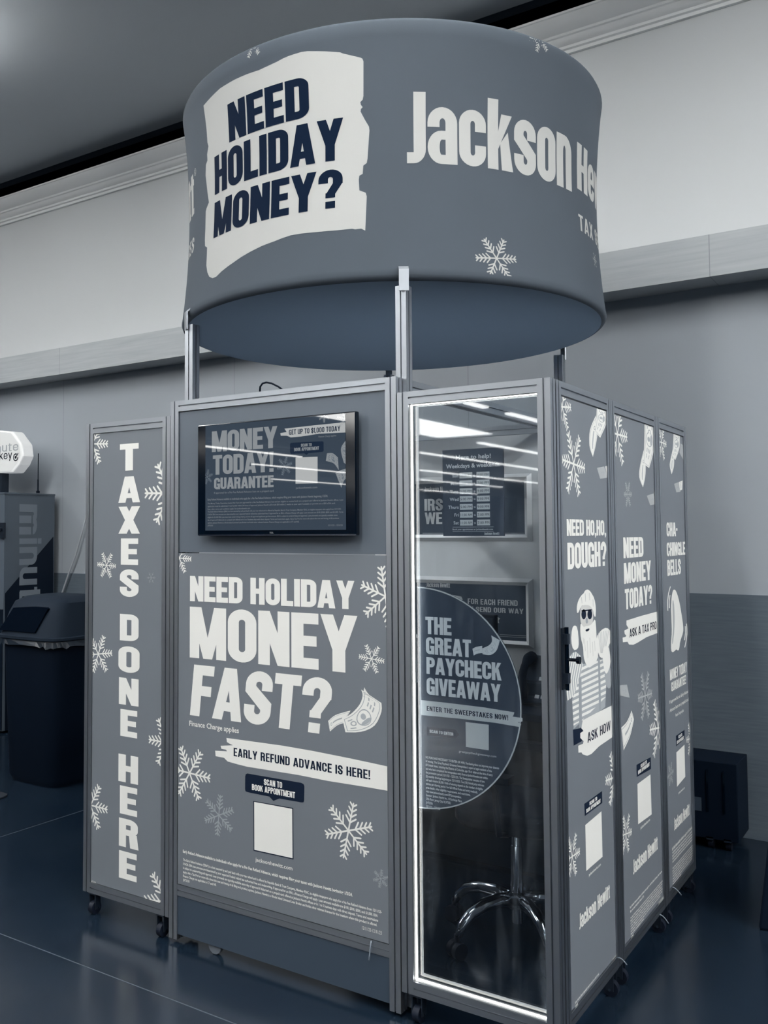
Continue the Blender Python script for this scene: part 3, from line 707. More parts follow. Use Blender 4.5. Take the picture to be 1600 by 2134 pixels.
# glass door
gd = frame_panel(FR, .003, WD, 'glass door panel edged with a glowing LED strip beside the front poster')
gu0, gu1, gz0, gz1 = .003+S+.0012, WD-S-.0012, B2+S, T2-S
bm = NB(); FR.box(bm, gu0+.0005, gu1-.0005, -.0405, -.0355, gz0+.0005, gz1-.0005); obj('glass_pane', bm, 'glass', gd)
bm = NB()
for a, b, c, d in ((gu0, gu0+.0012, gz0, gz1), (gu1-.0012, gu1, gz0, gz1), (gu0, gu1, gz0, gz0+.0012), (gu0, gu1, gz1-.0012, gz1)): FR.box(bm, a, b, -.034, -.006, c, d)
lc = obj('led_channel', bm, 'led_channel', gd)
bm = NB()
for a, b, c, d in ((gu0+.0012, gu0+.003, gz0+.003, gz1-.003), (gu1-.003, gu1-.0012, gz0+.003, gz1-.003), (gu0+.003, gu1-.003, gz0+.0012, gz0+.003), (gu0+.003, gu1-.003, gz1-.003, gz1-.0012)): FR.box(bm, a, b, -.024, -.017, c, d)
obj('led_strip', bm, 'led', lc)
# right side panels
SIDE = [(.045, Y1, 'side panel right of the glass door showing a bearded man in a striped shirt'),
        (Y1, Y2, 'middle side panel reading NEED MONEY TODAY'),
        (Y2, Y3, 'farthest side panel with a bell picture and CHA-CHINGLE BELLS')]
sp = [frame_panel(FS, a, b, l) for a, b, l in SIDE]
px, mp = plane_side(WD-.004)
def side_art(i):
    u0, u1, _ = SIDE[i]; r = (u0+S+.003, u1-S-.003, B2+S+.003, T2-S-.004)
    A = Art(px, mp, PM, r); FS.box(A.bm, r[0], r[1], -.014, -.004, r[2], r[3]); return A
q = lambda x, y: (1140+x/4.638, 1180+y/4.638)       # reading frames of three photo enlargements
k = lambda x, y: (1140+x/3.478, 1600+y/3.478)
z = lambda x, y: (1140+x/4.268, 760+y/4.268)
A = side_art(0)
A.text('NEED HO,HO,', (1180, 1082), (1180.5, 1117), 1262, 'white_print', 3, .2, .185, .03); A.text('DOUGH?', (1181, 1131), (1182.5, 1187), 1263, 'white_print', 3, .2, .185, .03)
A.flake((1171, 848), (1189, 849), barbs=4); A.flake((1195, 967), (1218, 976)); A.flake((1280, 1620), (1262, 1627)); A.flake((1192, 1785), (1207.6, 1774))
A.note([z(*p) for p in [(440, 385), (435, 480), (420, 590)]], [z(*p) for p in [(528, 410), (525, 520), (470, 650)]], 2, .4)
A.note([z(*p) for p in [(432, 450), (380, 580), (375, 720), (405, 820)]], [z(*p) for p in [(436, 600), (445, 620), (430, 720), (407, 815)]], 1.5, 0)
A.note([z(*p) for p in [(442, 918), (470, 1015)]], [z(*p) for p in [(505, 905), (535, 1005)]], 1.5, .5, 'grey_print'); A.note([z(*p) for p in [(515, 905), (530, 1000)]], [z(*p) for p in [(540, 895), (540, 1000)]], 2, 0)
# printed portrait: a bearded man in sunglasses, striped shirt and braces, one hand at his ear, notes in the other
def S_(pts, m_, l, sm=1): A.shape([q(*p) for p in pts], m_, l, sm)
S_([(240, 1290), (300, 1060), (330, 950), (420, 930), (540, 890), (575, 1010), (560, 1360), (510, 1400), (340, 1490), (255, 1575)], 'note_grey', 1, 0)
body = [q(*p) for p in [(240, 1290), (300, 1060), (330, 950), (420, 930), (540, 890), (575, 1010), (560, 1360), (340, 1490), (255, 1575)]]
arm = [q(*p) for p in [(205, 900), (240, 840), (275, 825), (325, 870), (345, 950), (305, 1110), (250, 1260), (195, 1300), (180, 1200), (182, 1030)]]
A.shape(arm, 'note_grey', 1.4)
for i in range(15):
    y0 = 880+i*56; st = [q(225, y0+95), q(600, y0-85), q(600, y0-57), q(225, y0+123)]
    pbody = clip_convex([px(*p) for p in st], [px(*p) for p in body])
    if pbody: A.add(pbody, 'white_print', 1.2)
for i in range(8):
    x0 = 178+i*22; st = [q(x0+55, 800), q(x0+66, 800), q(x0+12, 1100), q(x0+32, 1320), q(x0+20, 1320), q(x0, 1100)]
    for t3 in tess([px(*p) for p in st]):
        pa = clip_convex(t3, [px(*p) for p in arm])
        if pa: A.add(pa, 'white_print', 1.6)
S_([(302, 1080), (330, 1080), (335, 1545), (308, 1565)], 'faint_print', 1.8, 0); S_([(488, 860), (508, 900), (520, 1390), (500, 1400)], 'faint_print', 1.8, 0)
S_([(248, 1580), (345, 1560), (335, 1690), (255, 1735)], 'navy_print', 1.2, 0)
S_([(238, 600), (262, 568), (292, 590), (306, 740), (296, 800), (250, 815), (228, 720)], 'white_print', 1.7)
S_([(470, 690), (520, 615), (575, 590), (612, 630), (617, 720), (592, 770), (560, 870), (515, 895), (482, 810)], 'white_print', 1.7)
for i in range(7): S_([(490+i*17, 640-i*4), (494+i*17, 640-i*4), (520+i*6, 840), (516+i*6, 840)], 'grey_print', 1.8, 0)
S_([(530, 850), (552, 760), (572, 780), (590, 770), (606, 850), (612, 950), (575, 1050), (548, 1010)], 'white_print', 1.95)
S_([(548, 1020), (612, 950), (625, 1130), (600, 1190), (570, 1160)], 'note_grey', 1.9)
S_([(318, 400), (345, 372), (385, 362), (430, 378), (446, 480), (432, 590), (385, 640), (340, 600), (316, 520)], 'skin_print', 2)
S_([(330, 380), (290, 470), (282, 400), (298, 330), (330, 278), (352, 262), (362, 236), (388, 222), (412, 238), (428, 262), (455, 310), (470, 400), (466, 500), (448, 470), (440, 420), (420, 388), (385, 372), (350, 376)], 'white_print', 2.1)
S_([(322, 545), (350, 590), (372, 578), (400, 576), (430, 560), (462, 500), (472, 600), (476, 700), (496, 860), (470, 930), (432, 965), (395, 985), (365, 930), (350, 880), (346, 780), (322, 690), (316, 610)], 'white_print', 2.2)
for bx_, by_, ln_ in ((360, 700, 120), (385, 720, 170), (410, 690, 150), (435, 730, 140), (455, 720, 100), (345, 690, 60)): S_([(bx_-2, by_), (bx_+3, by_), (bx_+9, by_+ln_), (bx_+5, by_+ln_)], 'skin_print', 2.3, 0)
for bx_, by_, ln_ in ((330, 300, 60), (365, 262, 80), (405, 258, 70), (440, 320, 70)): S_([(bx_-2, by_), (bx_+2, by_), (bx_+6, by_+ln_), (bx_+3, by_+ln_)], 'grey_print', 2.3, 0)
S_([(372, 606), (402, 594), (412, 604), (396, 610), (370, 618), (356, 622)], 'white_print', 2.45)
for cx in (352, 410): A.ellipse(q(cx, 465), 5.0, 10.5, 'navy_print', 2.4)
S_([(330, 425), (430, 415), (430, 428), (330, 438)], 'navy_print', 2.4, 0)
S_([(368, 500), (390, 500), (394, 550), (372, 556)], 'faint_print', 2.3); S_([(366, 612), (408, 598), (404, 622), (374, 634)], 'navy_print', 2.5)
S_([(340, 1490), (470, 1420), (635, 1340), (645, 1640), (500, 1740), (425, 1815), (385, 1832), (340, 1818), (330, 1800), (300, 1802), (298, 1735), (345, 1715), (350, 1690), (318, 1660), (318, 1612), (350, 1592), (328, 1565)], 'white_print', 2.6, 0)
A.text('ASK HOW', q(386, 1612), q(388, 1708), 1272, 'navy_print', 3.2, .15, .14, .08)
def scan(A, tagp, sq):
    A.shape(tagp, 'navy_print', 1.5); a, b, c, d = tagp[:4]
    lerp = lambda p, r, t: (p[0]+(r[0]-p[0])*t, p[1]+(r[1]-p[1])*t)
    A.text('SCAN TO', lerp(lerp(a, d, .14), lerp(b, c, .14), .28), lerp(lerp(a, d, .44), lerp(b, c, .44), .28), lerp(a, b, .72)[0], 'white_print', 3, .2, .16)
    A.text('BOOK APPOINTMENT', lerp(lerp(a, d, .54), lerp(b, c, .54), .09), lerp(lerp(a, d, .86), lerp(b, c, .86), .09), lerp(a, b, .92)[0], 'white_print', 3, .2, .16)
    A.shape(sq, 'white_print', 2)
scan(A, [k(268, 262), k(397, 168), k(398, 255), k(345, 297), k(335, 318), k(322, 310), k(272, 350)][:4] if False else [k(268, 262), k(397, 168), k(398, 255), k(272, 350)], [k(275, 415), k(392, 315), k(400, 645), k(282, 748)])
A.small('jacksonhewitt.com', k(300, 767), k(300, 788), k(388, 700)[0], 'white_print', 3, .022)
A.text('Jackson Hewitt', k(230, 1062), k(232, 1175), k(456, 850)[0], 'white_print', 3, .2, .16, .04)
A.small('Jackson Hewitt tax offices are independently owned and operated. See an office for details.', k(200, 1694), k(200, 1713), k(378, 1490)[0], 'white_print', 3, .03); A.small('JHT2340', k(203, 1722), k(203, 1738), k(222, 1730)[0], 'white_print', 3, .03)
A.small('12/11/23-12/31/23', k(472, 1385), k(472, 1397), k(520, 1340)[0], 'white_print', 3, .03)
obj('printed_panel', A.bm, PM, sp[0], recalc=False)
A = side_art(1)
A.text('NEED', (1297.5, 1120), (1299, 1163.5), 1340, 'white_print', 3, .2, .185, .03); A.text('MONEY', (1299, 1173.5), (1300, 1217), 1356, 'white_print', 3, .2, .185, .03); A.text('TODAY?', q(738, 225), q(760, 420), 1358.7, 'white_print', 3, .2, .185, .03)
A.shape([q(*p) for p in [(765, 525), (900, 482), (1085, 432), (1088, 636), (960, 685), (870, 740), (830, 760), (790, 757), (775, 730), (730, 735), (728, 690), (757, 682), (762, 668), (748, 655), (744, 622), (785, 600), (765, 568)]], 'white_print', 1.5)
A.text('ASK A TAX PRO', q(792, 608), q(796, 690), q(1056, 560)[0], 'navy_print', 3, .15, .14, .08)
A.flake((1286, 905), (1306, 911)); A.flake((1308, 1030), (1316, 1030), 'grey_print'); A.flake((1344, 1450), (1358, 1445), 'grey_print'); A.flake((1371, 1517), (1354, 1521)); A.flake((1304, 1738), (1316, 1733))
A.note([z(*p) for p in [(865, 525), (862, 700), (855, 880)]], [z(*p) for p in [(950, 545), (945, 760), (905, 920)]], 2, .35)
A.note([z(*p) for p in [(858, 755), (825, 900), (818, 1000), (850, 1090)]], [z(*p) for p in [(862, 880), (875, 900), (870, 1000), (853, 1085)]], 1.5, 0)
A.note([z(*p) for p in [(885, 1165), (915, 1250)]], [z(*p) for p in [(945, 1145), (965, 1240)]], 1.5, .5, 'grey_print'); A.note([z(*p) for p in [(948, 1130), (955, 1200)]], [z(*p) for p in [(966, 1120), (968, 1200)]], 2, 0)
A.note([q(*p) for p in [(700, 1150), (705, 1250)]], [q(*p) for p in [(770, 1145), (795, 1270)]], 1.5, .5, 'grey_print'); A.note([q(*p) for p in [(815, 1395), (770, 1500), (715, 1560)]], [q(*p) for p in [(838, 1480), (800, 1640), (738, 1780)]], 1.5, 0)
scan(A, [q(862, 1920), q(1000, 1845), q(1002, 1960), q(865, 2037)], [k(653, 118), k(747, 48), k(756, 338), k(658, 410)])
A.small('jacksonhewitt.com', k(675, 425), k(675, 447), k(745, 380)[0], 'white_print', 3, .022)
A.text('Jackson Hewitt', k(620, 672), k(624, 774), k(802, 560)[0], 'white_print', 3, .2, .16, .04)
A.small('Early Refund Advance available to individuals who apply for a No Fee Refund Advance, which requires', k(598, 1005), k(598, 1022), k(836, 750)[0], 'white_print', 3, .03)
A.small('filing your taxes with Jackson Hewitt 1/2/24.', k(600, 1035), k(600, 1052), k(702, 925)[0], 'white_print', 3, .03)
LG = ['The Early Refund Advance is a loan secured by and paid back with your tax refund and is offered by Republic', 'Bank & Trust Company, Member FDIC, to eligible taxpayers who apply for a No Fee Refund Advance from', '12/11/23. Loan amounts are determined by your expected Federal refund less authorized fees and under-',
      'writing. If approved for an ERA, a Finance Charge will apply. Loan proceeds are typically available same day', 'of approval if disbursed on a prepaid card offered at Jackson Hewitt offices or in 1 to 5 business days with', 'direct deposit. Terms and restrictions apply. Ask a Tax Pro for more info about the cost and timing.', 'Finance Charge not applicable in all states.']
a, b = px(*k(602, 1085)), px(*k(835, 830)); e_ = px(*k(606, 1200))
A.para(LG, a[0], b[0], a[1], (a[1]-e_[1])/6, .011, 'white_print', 3, .03)
A.small('JHT2341', k(606, 1225), k(606, 1240), k(625, 1215)[0], 'white_print', 3, .03); A.small('12/11/23-12/31/23', k(806, 972), k(806, 987), k(843, 945)[0], 'white_print', 3, .03)
obj('printed_panel', A.bm, PM, sp[1], recalc=False)
A = side_art(2)
A.text('CHA-', z(1057, 1402), z(1062, 1528), 1411, 'white_print', 3, .2, .185, .03); A.text('CHINGLE', z(1058, 1582), z(1065, 1705), 1427, 'white_print', 3, .2, .185, .03); A.text('BELLS', z(1063, 1738), z(1070, 1880), 1418, 'white_print', 3, .2, .185, .03)
A.shape([q(*p) for p in [(1225, 222), (1242, 235), (1260, 280), (1280, 360), (1300, 480), (1314, 580), (1314, 640), (1282, 730), (1276, 800), (1262, 818), (1248, 800), (1225, 826), (1205, 832), (1196, 810), (1195, 740), (1204, 640), (1200, 520), (1195, 400), (1200, 300), (1212, 240)]], 'white_print', 1.5, 1)
A.shape([q(*p) for p in [(1208, 330), (1222, 330), (1232, 480), (1228, 620), (1212, 760), (1204, 740), (1214, 620), (1212, 480)]], 'grey_print', 1.8, 1)
for P_ in ([(1165, 430), (1162, 340), (1172, 260), (1190, 195)], [(1180, 405), (1178, 340), (1186, 280)], [(1345, 555), (1350, 640), (1342, 720), (1328, 785)], [(1333, 580), (1336, 640), (1326, 715)]):
    for a, b in zip(P_, P_[1:]): A.shape([q(a[0]-4, a[1]), q(a[0]+4, a[1]), q(b[0]+4, b[1]), q(b[0]-4, b[1])], 'white_print', 1.5)
A.text('MONEY TODAY', q(1182, 1002), q(1186, 1105), 1431, 'white_print', 3, .19, .16, .05); A.text('GUARANTEE!', q(1195, 1125), q(1200, 1212), 1429.4, 'white_print', 3, .19, .16, .05)
A.small('If approved for an Early Refund', q(1180, 1297), q(1180, 1330), q(1362, 1200)[0], 'white_print', 3, .02); A.small('Advance loan on a prepaid card', q(1182, 1378), q(1182, 1413), q(1366, 1260)[0], 'white_print', 3, .02); A.small('Finance Charge applies', q(1238, 1425), q(1238, 1455), q(1318, 1390)[0], 'white_print', 3, .022)
A.flake((1378, 922), (1388, 926)); A.flake((1438.5, 1539), (1430, 1542)); A.flake((1397, 1613), (1403, 1606), 'grey_print')
A.note([z(*p) for p in [(1123, 608), (1118, 720), (1105, 830)]], [z(*p) for p in [(1177, 628), (1175, 740), (1140, 845)]], 2, .4)
A.note([z(*p) for p in [(1118, 740), (1092, 860), (1090, 910), (1105, 975)]], [z(*p) for p in [(1122, 830), (1128, 850), (1125, 910), (1108, 970)]], 1.5, 0)
A.note([z(*p) for p in [(1185, 700), (1175, 780)]], [z(*p) for p in [(1215, 720), (1222, 875)]], 1.5, .5, 'grey_print'); A.note([z(*p) for p in [(1128, 1060), (1148, 1135)]], [z(*p) for p in [(1165, 1045), (1185, 1130)]], 1.5, .5, 'grey_print'); A.note([z(*p) for p in [(1168, 1045), (1180, 1120)]], [z(*p) for p in [(1203, 1030), (1200, 1110)]], 2, 0)
scan(A, [q(1243, 1640), q(1326, 1580), q(1328, 1665), q(1245, 1742)], [q(1247, 1800), q(1325, 1725), q(1333, 2035), q(1253, 2132)])
A.small('jacksonhewitt.com', k(950, 175), k(950, 192), k(996, 140)[0], 'white_print', 3, .022)
A.text('Jackson Hewitt', k(917, 368), k(920, 456), k(1032, 270)[0], 'white_print', 3, .2, .16, .04)
a, b = px(*k(903, 578)), px(*k(1057, 380))
A.para(['Early Refund Advance available to individuals who apply for a No Fee Refund Advance.'], a[0], b[0], a[1], .02, .013, 'white_print', 3, .03)
a, b = px(*k(905, 612)), px(*k(1057, 430)); e_ = px(*k(906, 690)); A.para(LG[:4], a[0], b[0], a[1], (a[1]-e_[1])/3.6, .011, 'white_print', 3, .03)
a, b = px(*k(907, 725)), px(*k(1057, 520)); e_ = px(*k(912, 840)); A.para(LG, a[0], b[0], a[1], (a[1]-e_[1])/6.3, .011, 'white_print', 3, .03)
obj('printed_panel', A.bm, PM, sp[2], recalc=False)
# barrel bolt on the first side panel
lz = hitX(1160, 1378, WD).z
bm = NB(); FS.box(bm, .050, .082, 0, .004, lz-.088, lz+.092); FS.box(bm, .055, .077, .004, .018, lz-.07, lz-.04); FS.box(bm, .055, .077, .004, .018, lz+.045, lz+.075)
la = obj('latch', bm, 'dark_metal', sp[0])
bm = NB(); cyl(bm, FS.p(.066, .012, lz-.09), FS.p(.066, .012, lz+.095), .006, 10); cyl(bm, FS.p(.066, .012, lz), FS.p(.066, .045, lz), .005, 8); cyl(bm, FS.p(.066, .042, lz), FS.p(.066, .052, lz), .011, 12); obj('bolt', bm, 'black_gloss', la, smooth=True)

# ---- television in the front wall
t = thing('television', 'flat television showing a MONEY TODAY advert in the booth front', 'television', (-.458, -.02, 1.525))
TY = -.034
TX0, TX1 = hitY(411.5, 1000, TY).x, hitY(742, 1000, TY).x; TZ0, TZ1 = hitY(580, 1116, TY).z, hitY(580, 871, TY).z
bm = NB(); box(bm, TX0, TX1, TY, -.012, TZ0, TZ1); obj('bezel', bm, 'black_gloss', t, bevel=.004)
bm = NB(); box(bm, TX0+.2, TX1-.2, -.012, .006, TZ0+.1, TZ1-.1); obj('mount', bm, 'black_plastic', t)
bm = NB(); box(bm, TX0+.008, TX1-.002, TY-.002, TY+.002, TZ0-.001, TZ0+.004); obj('chrome_edge', bm, 'chrome', t)
SM = ['screen_bg', 'screen_text', 'screen_white', 'screen_navy', 'screen_faint', 'screen_small']
TY2 = TY-.001
px, mp = plane_front(TY2)
g = lambda x, y: (340+x/2.857, 600+y/2.857)
a, b = px(428, 888), px(721, 1104)
A = Art(px, lambda u, v, l: (u, TY2-.00015*l, v), SM, (a[0], b[0], b[1], a[1]))
A.shape([(a[0], b[1]), (b[0], b[1]), (b[0], a[1]), (a[0], a[1])], 'screen_bg', 0, uv=True)
A.text('MONEY', g(290, 855), g(290, 978), 578, 'screen_text', 2, .195, .185, .03); A.text('TODAY!', g(292, 998), g(300, 1113), 570, 'screen_text', 2, .195, .185, .03); A.text('GUARANTEE', g(303, 1132), g(303, 1200), 570, 'screen_text', 2, .195, .185, .03)
A.small('If approved for a No Fee Refund Advance loan on a prepaid card', g(303, 1214), g(303, 1226), g(657, 1210)[0], 'screen_small', 2)
A.shape([g(*p) for p in [(722, 838), (900, 818), (1100, 798), (1100, 860), (930, 868), (820, 885), (760, 890), (735, 880), (700, 880), (697, 865), (735, 858)]], 'screen_white', 1)
A.text('GET UP TO $1,000 TODAY', g(748, 845), g(750, 875), 709, 'screen_navy', 2, .165, .15, .08)
A.small('Finance Charge applies', g(925, 880), g(925, 891), g(1030, 885)[0], 'screen_small', 2)
A.shape([g(*p) for p in [(755, 930), (762, 922), (948, 913), (955, 920), (955, 970), (948, 976), (865, 984), (852, 994), (840, 985), (762, 988), (755, 980)]], 'screen_navy', 1)
A.text('SCAN TO', g(820, 928), g(820, 946), g(884, 930)[0], 'screen_text', 2, .18, .15); A.text('BOOK APPOINTMENT', g(780, 953), g(780, 973), g(928, 960)[0], 'screen_text', 2, .18, .15)
A.shape([g(*p) for p in [(788, 1010), (919, 1005), (919, 1163), (788, 1166)]], 'screen_white', 1)
A.small('jacksonhewitt.com', g(790, 1184), g(790, 1197), g(917, 1188)[0], 'screen_small', 2)
A.flake(g(722, 1060), g(765, 1045), 'screen_faint'); A.flake(g(262, 1125), g(293, 1110), 'screen_faint'); A.flake(g(958, 760), g(958, 800), 'screen_text'); A.flake(g(1082, 778), g(1035, 770), 'screen_text')
A.note([g(*p) for p in [(975, 985), (1010, 985), (1040, 1010)]], [g(*p) for p in [(968, 1030), (1015, 1045), (1045, 1085)]], 1.5, .5, 'screen_text', 'screen_faint'); A.note([g(*p) for p in [(1085, 910), (1058, 960), (1075, 1040)]], [g(*p) for p in [(1100, 920), (1100, 980), (1100, 1060)]], 1.5, .5, 'screen_text', 'screen_faint'); A.note([g(*p) for p in [(1025, 1100), (1060, 1085), (1090, 1075)]], [g(*p) for p in [(1060, 1190), (1075, 1150), (1092, 1130)]], 1.5, .5, 'screen_text', 'screen_faint')
A.small('Early Refund Advance available to individuals who apply for a No Fee Refund Advance, which requires filing your taxes with Jackson Hewitt beginning 1/2/24.', g(265, 1254), g(265, 1266), g(980, 1240)[0], 'screen_small', 2, .01)
a, b = px(*g(265, 1279)), px(*g(1072, 1270))
A.para(['The Money Today Guarantee means that if you are approved for a No Fee Refund Advance loan and are eligible to receive funds on a prepaid card offered at Jackson Hewitt offices. Loan', 'application must be submitted. If not funded within 24 hours of approval, Jackson Hewitt will credit $50 within 2 weeks to your card if available or provide you a $50 eGift card.', 'Fees, other terms and conditions apply. See jacksonhewitt.com'], a[0], b[0], a[1], .0105, .0055, 'screen_small', 2, .005)
a, b = px(*g(265, 1328)), px(*g(1072, 1320))
A.para(['The Early Refund Advance (ERA) is a loan secured by and paid back with your tax refund and is offered by Republic Bank & Trust Company, Member FDIC, to eligible taxpayers who apply from 12/11/23-', '1/14/24. ERA loan amounts are determined by your expected Federal refund less authorized fees. If approved for an ERA, a Finance Charge will apply. Loan amounts are $100, $300, $500, and $1,000. To be', 'eligible for $1,000 ERA, you must meet underwriting criteria, and not all approved applicants get that amount. ERA is subject to underwriting and approval. Loan proceeds are typically available same', 'day of approval if disbursed on a prepaid card offered or in 1 to 5 business days with direct deposit. Terms and restrictions apply. Ask a Tax Pro for more info about the cost and timing of all products', 'options. Jackson Hewitt is a Rhode Island Licensed Loan Broker and holds other relevant licenses. Finance Charge not applicable in CT and NE.', 'JHT2332'], a[0], b[0], a[1], .0102, .0055, 'screen_small', 2, .005)
A.small('12/11/23 - 12/31/23', g(982, 1408), g(982, 1418), g(1068, 1410)[0], 'screen_small', 2)
sc = obj('screen', A.bm, SM, t, recalc=False)
A = Art(px, mp, ['screen_text']); A.text('TCL', (561.5, 1108.5), (561.5, 1112), 570, 'screen_text', 1, .14, .14, .1); obj('logo', A.bm, ['screen_text'], t, recalc=False)

# ---- signs stuck on the inside of the glass
YG = .0425
px, mp0 = plane_front(YG)
GM = ['sign_dark', 'poster_text', 'grey_print', 'navy_print', 'note_grey']
def sign_front(name, label, cat, outline_uv, loc):
    """a thin sheet fixed behind the glass, its print on the side that faces out"""
    A = Art(px, lambda u, v, l: (u, YG-.00012*l, v), GM)
    prism(A.bm, [(u, YG, v) for u, v in outline_uv], (0, .004, 0)); return A
uc, vc, rr = gu0+.002, 1.006, .352
half = [(uc+rr*math.cos(math.radians(a)), vc+rr*math.sin(math.radians(a))) for a in range(-90, 91, 4)]
A = sign_front('half_round_sign', '', '', half, None)
for i in range(45):     # pale bevelled rim
    a0, a1 = math.radians(-90+i*4), math.radians(-86+i*4)
    A.add([(uc+rr*math.cos(a0), vc+rr*math.sin(a0)), (uc+rr*math.cos(a1), vc+rr*math.sin(a1)), (uc+(rr-.004)*math.cos(a1), vc+(rr-.004)*math.sin(a1)), (uc+(rr-.004)*math.cos(a0), vc+(rr-.004)*math.sin(a0))], 'grey_print', 1)
g = lambda x, y: (830+x/3.952, 1180+y/3.952)
for tx, a, b, rx in (('THE', (220, 415), (225, 557), 437), ('GREAT', (226, 582), (228, 722), 598), ('PAYCHECK', (230, 747), (232, 885), 848), ('GIVEAWAY', (232, 915), (233, 1055), 842)):
    A.text(tx, g(*a), g(*b), g(rx, 0)[0], 'poster_text', 3, .195, .185, .03)
A.shape([g(*p) for p in [(185, 1102), (400, 1125), (700, 1162), (955, 1203), (950, 1222), (940, 1238), (1021, 1250), (1021, 1278), (985, 1285), (1012, 1300), (1002, 1325), (800, 1290), (500, 1255), (185, 1225)]], 'grey_print', 2)
A.text('ENTER THE SWEEPSTAKES NOW!', g(234, 1150), g(234, 1190), g(903, 1240)[0], 'navy_print', 3, .17, .15, .08)
A.shape([g(*p) for p in [(236, 1322), (470, 1345), (500, 1388), (470, 1416), (236, 1392)]], 'navy_print', 2); A.text('SCAN TO ENTER', g(257, 1345), g(257, 1370), g(452, 1380)[0], 'poster_text', 3, .18, .15)
A.shape([g(*p) for p in [(553, 1283), (744, 1305), (744, 1516), (556, 1488)]], 'grey_print', 2)
A.small('greatpaycheckgiveaway.com', g(498, 1512), g(498, 1532), g(806, 1560)[0], 'poster_text', 3)
a = px(*g(225, 1562)); b = px(*g(862, 1660)); e_ = px(*g(232, 1985))
LN = ['NO PURCHASE NECESSARY TO ENTER OR WIN. Purchasing does not improve your chances', 'of winning. The Great Paycheck Giveaway Sweepstakes is open to legal residents of the', '50 United States, including the District of Columbia, age 18 or older at the time of entry', 'and who have completed the sweepstakes entry form at jacksonhewitt.com within', 'the promotion period (12/11/23 - 12/31/23). The Sweepstakes consists of two', '(2) monthly drawings beginning on 12/11/2023. Ten (10) Grand prize winners', 'will each receive $2,500. Odds of winning depend on the number of eligible', 'entries per drawing period. For full Official Rules and entry methods,', 'prize details, other eligibility requirements, and restrictions,', 'visit www.jacksonhewitt.com/GPGsweepstakes.', 'Sponsor: Jackson Hewitt Inc., 10 Exchange Place,', '27th Floor, Jersey City, NJ 07302', 'JHT2336', '12/11/23 - 12/31/23']
A.para(LN, a[0], a[0]+(b[0]-a[0])*.95, a[1], (a[1]-e_[1])/13.6, .012, 'poster_text', 3, .02)
A.note([g(*p) for p in [(680, 680), (740, 655), (770, 620), (765, 570)]], [g(*p) for p in [(695, 725), (760, 730), (810, 690), (835, 610)]], 2, .5, 'poster_text', 'note_grey'); A.note([g(*p) for p in [(610, 680), (640, 665), (690, 655)]], [g(*p) for p in [(620, 735), (650, 720), (690, 715)]], 1.5, 0, 'poster_text', 'note_grey')
o = obj('half_round_sign', A.bm, GM, None, recalc=False); tag(o, 'dark half-round sweepstakes sign stuck inside the glass door', 'sign')
hs = [px(*p) for p in ((920.2, 938.8), (1046.7, 927.5), (1052.6, 1112.6), (924.9, 1117.3))]
hu0, hu1, hv0, hv1 = (hs[0][0]+hs[3][0])/2, (hs[1][0]+hs[2][0])/2, hs[3][1], hs[0][1]
A = sign_front('hours_sign', '', '', [(hu0, hv0), (hu1, hv0), (hu1, hv1), (hu0, hv1)], None)
hw, hh = hu1-hu0, hv1-hv0
def hb(txt, x0, x1, y0, y1, m_='poster_text', bold=.01, l=3):
    W, pl = plain(txt, bold); A.fit(W, pl, hu0+x0*hw, hu0+x1*hw, hv1-y1*hh, hv1-y0*hh, m_, l)
hb('Here to help!', .23, .80, .065, .115, bold=.02); hb('Weekdays & weekends', .06, .94, .165, .215, bold=.02)
DAYS = [('Sun', '12:00 PM', '4:00 PM'), ('Mon', '11:00 AM', '7:00 PM'), ('Tues', '5:00 PM', '9:00 PM'), ('Wed', '5:00 PM', '9:00 PM'), ('Thurs', '5:00 PM', '9:00 PM'), ('Fri', '11:00 AM', '7:00 PM'), ('Sat', '11:00 AM', '7:00 PM')]
for i, (d, a, b) in enumerate(DAYS):
    y = .270+.0905*i; W = plain(d)[0]*.075
    hb(d, .265-W, .265, y+.014, y+.052); hb('to', .515, .545, y+.022, y+.046)
    for x0, x1, tx in ((.285, .495, a), (.565, .775, b)):
        A.add([(hu0+x0*hw, hv1-(y+.066)*hh), (hu0+x1*hw, hv1-(y+.066)*hh), (hu0+x1*hw, hv1-y*hh), (hu0+x0*hw, hv1-y*hh)], 'grey_print', 2); hb(tx, x0+.012, x1-.012, y+.018, y+.048, 'navy_print', 0)
hb('Book your appointment at jacksonhewitt.com', .16, .82, .912, .932)
for y in (.895, .945): A.add([(hu0+.16*hw, hv1-(y+.003)*hh), (hu0+.83*hw, hv1-(y+.003)*hh), (hu0+.83*hw, hv1-y*hh), (hu0+.16*hw, hv1-y*hh)], 'poster_text', 2)
W, pl = string('Jackson Hewitt', .16, .13, .5, .05); A.fit(W, pl, hu0+.68*hw, hu0+.92*hw, hv1-.985*hh, hv1-.958*hh, 'poster_text', 3)
o = obj('hours_sign', A.bm, GM, None, recalc=False); tag(o, 'dark opening hours sign with white time boxes inside the glass door', 'sign')

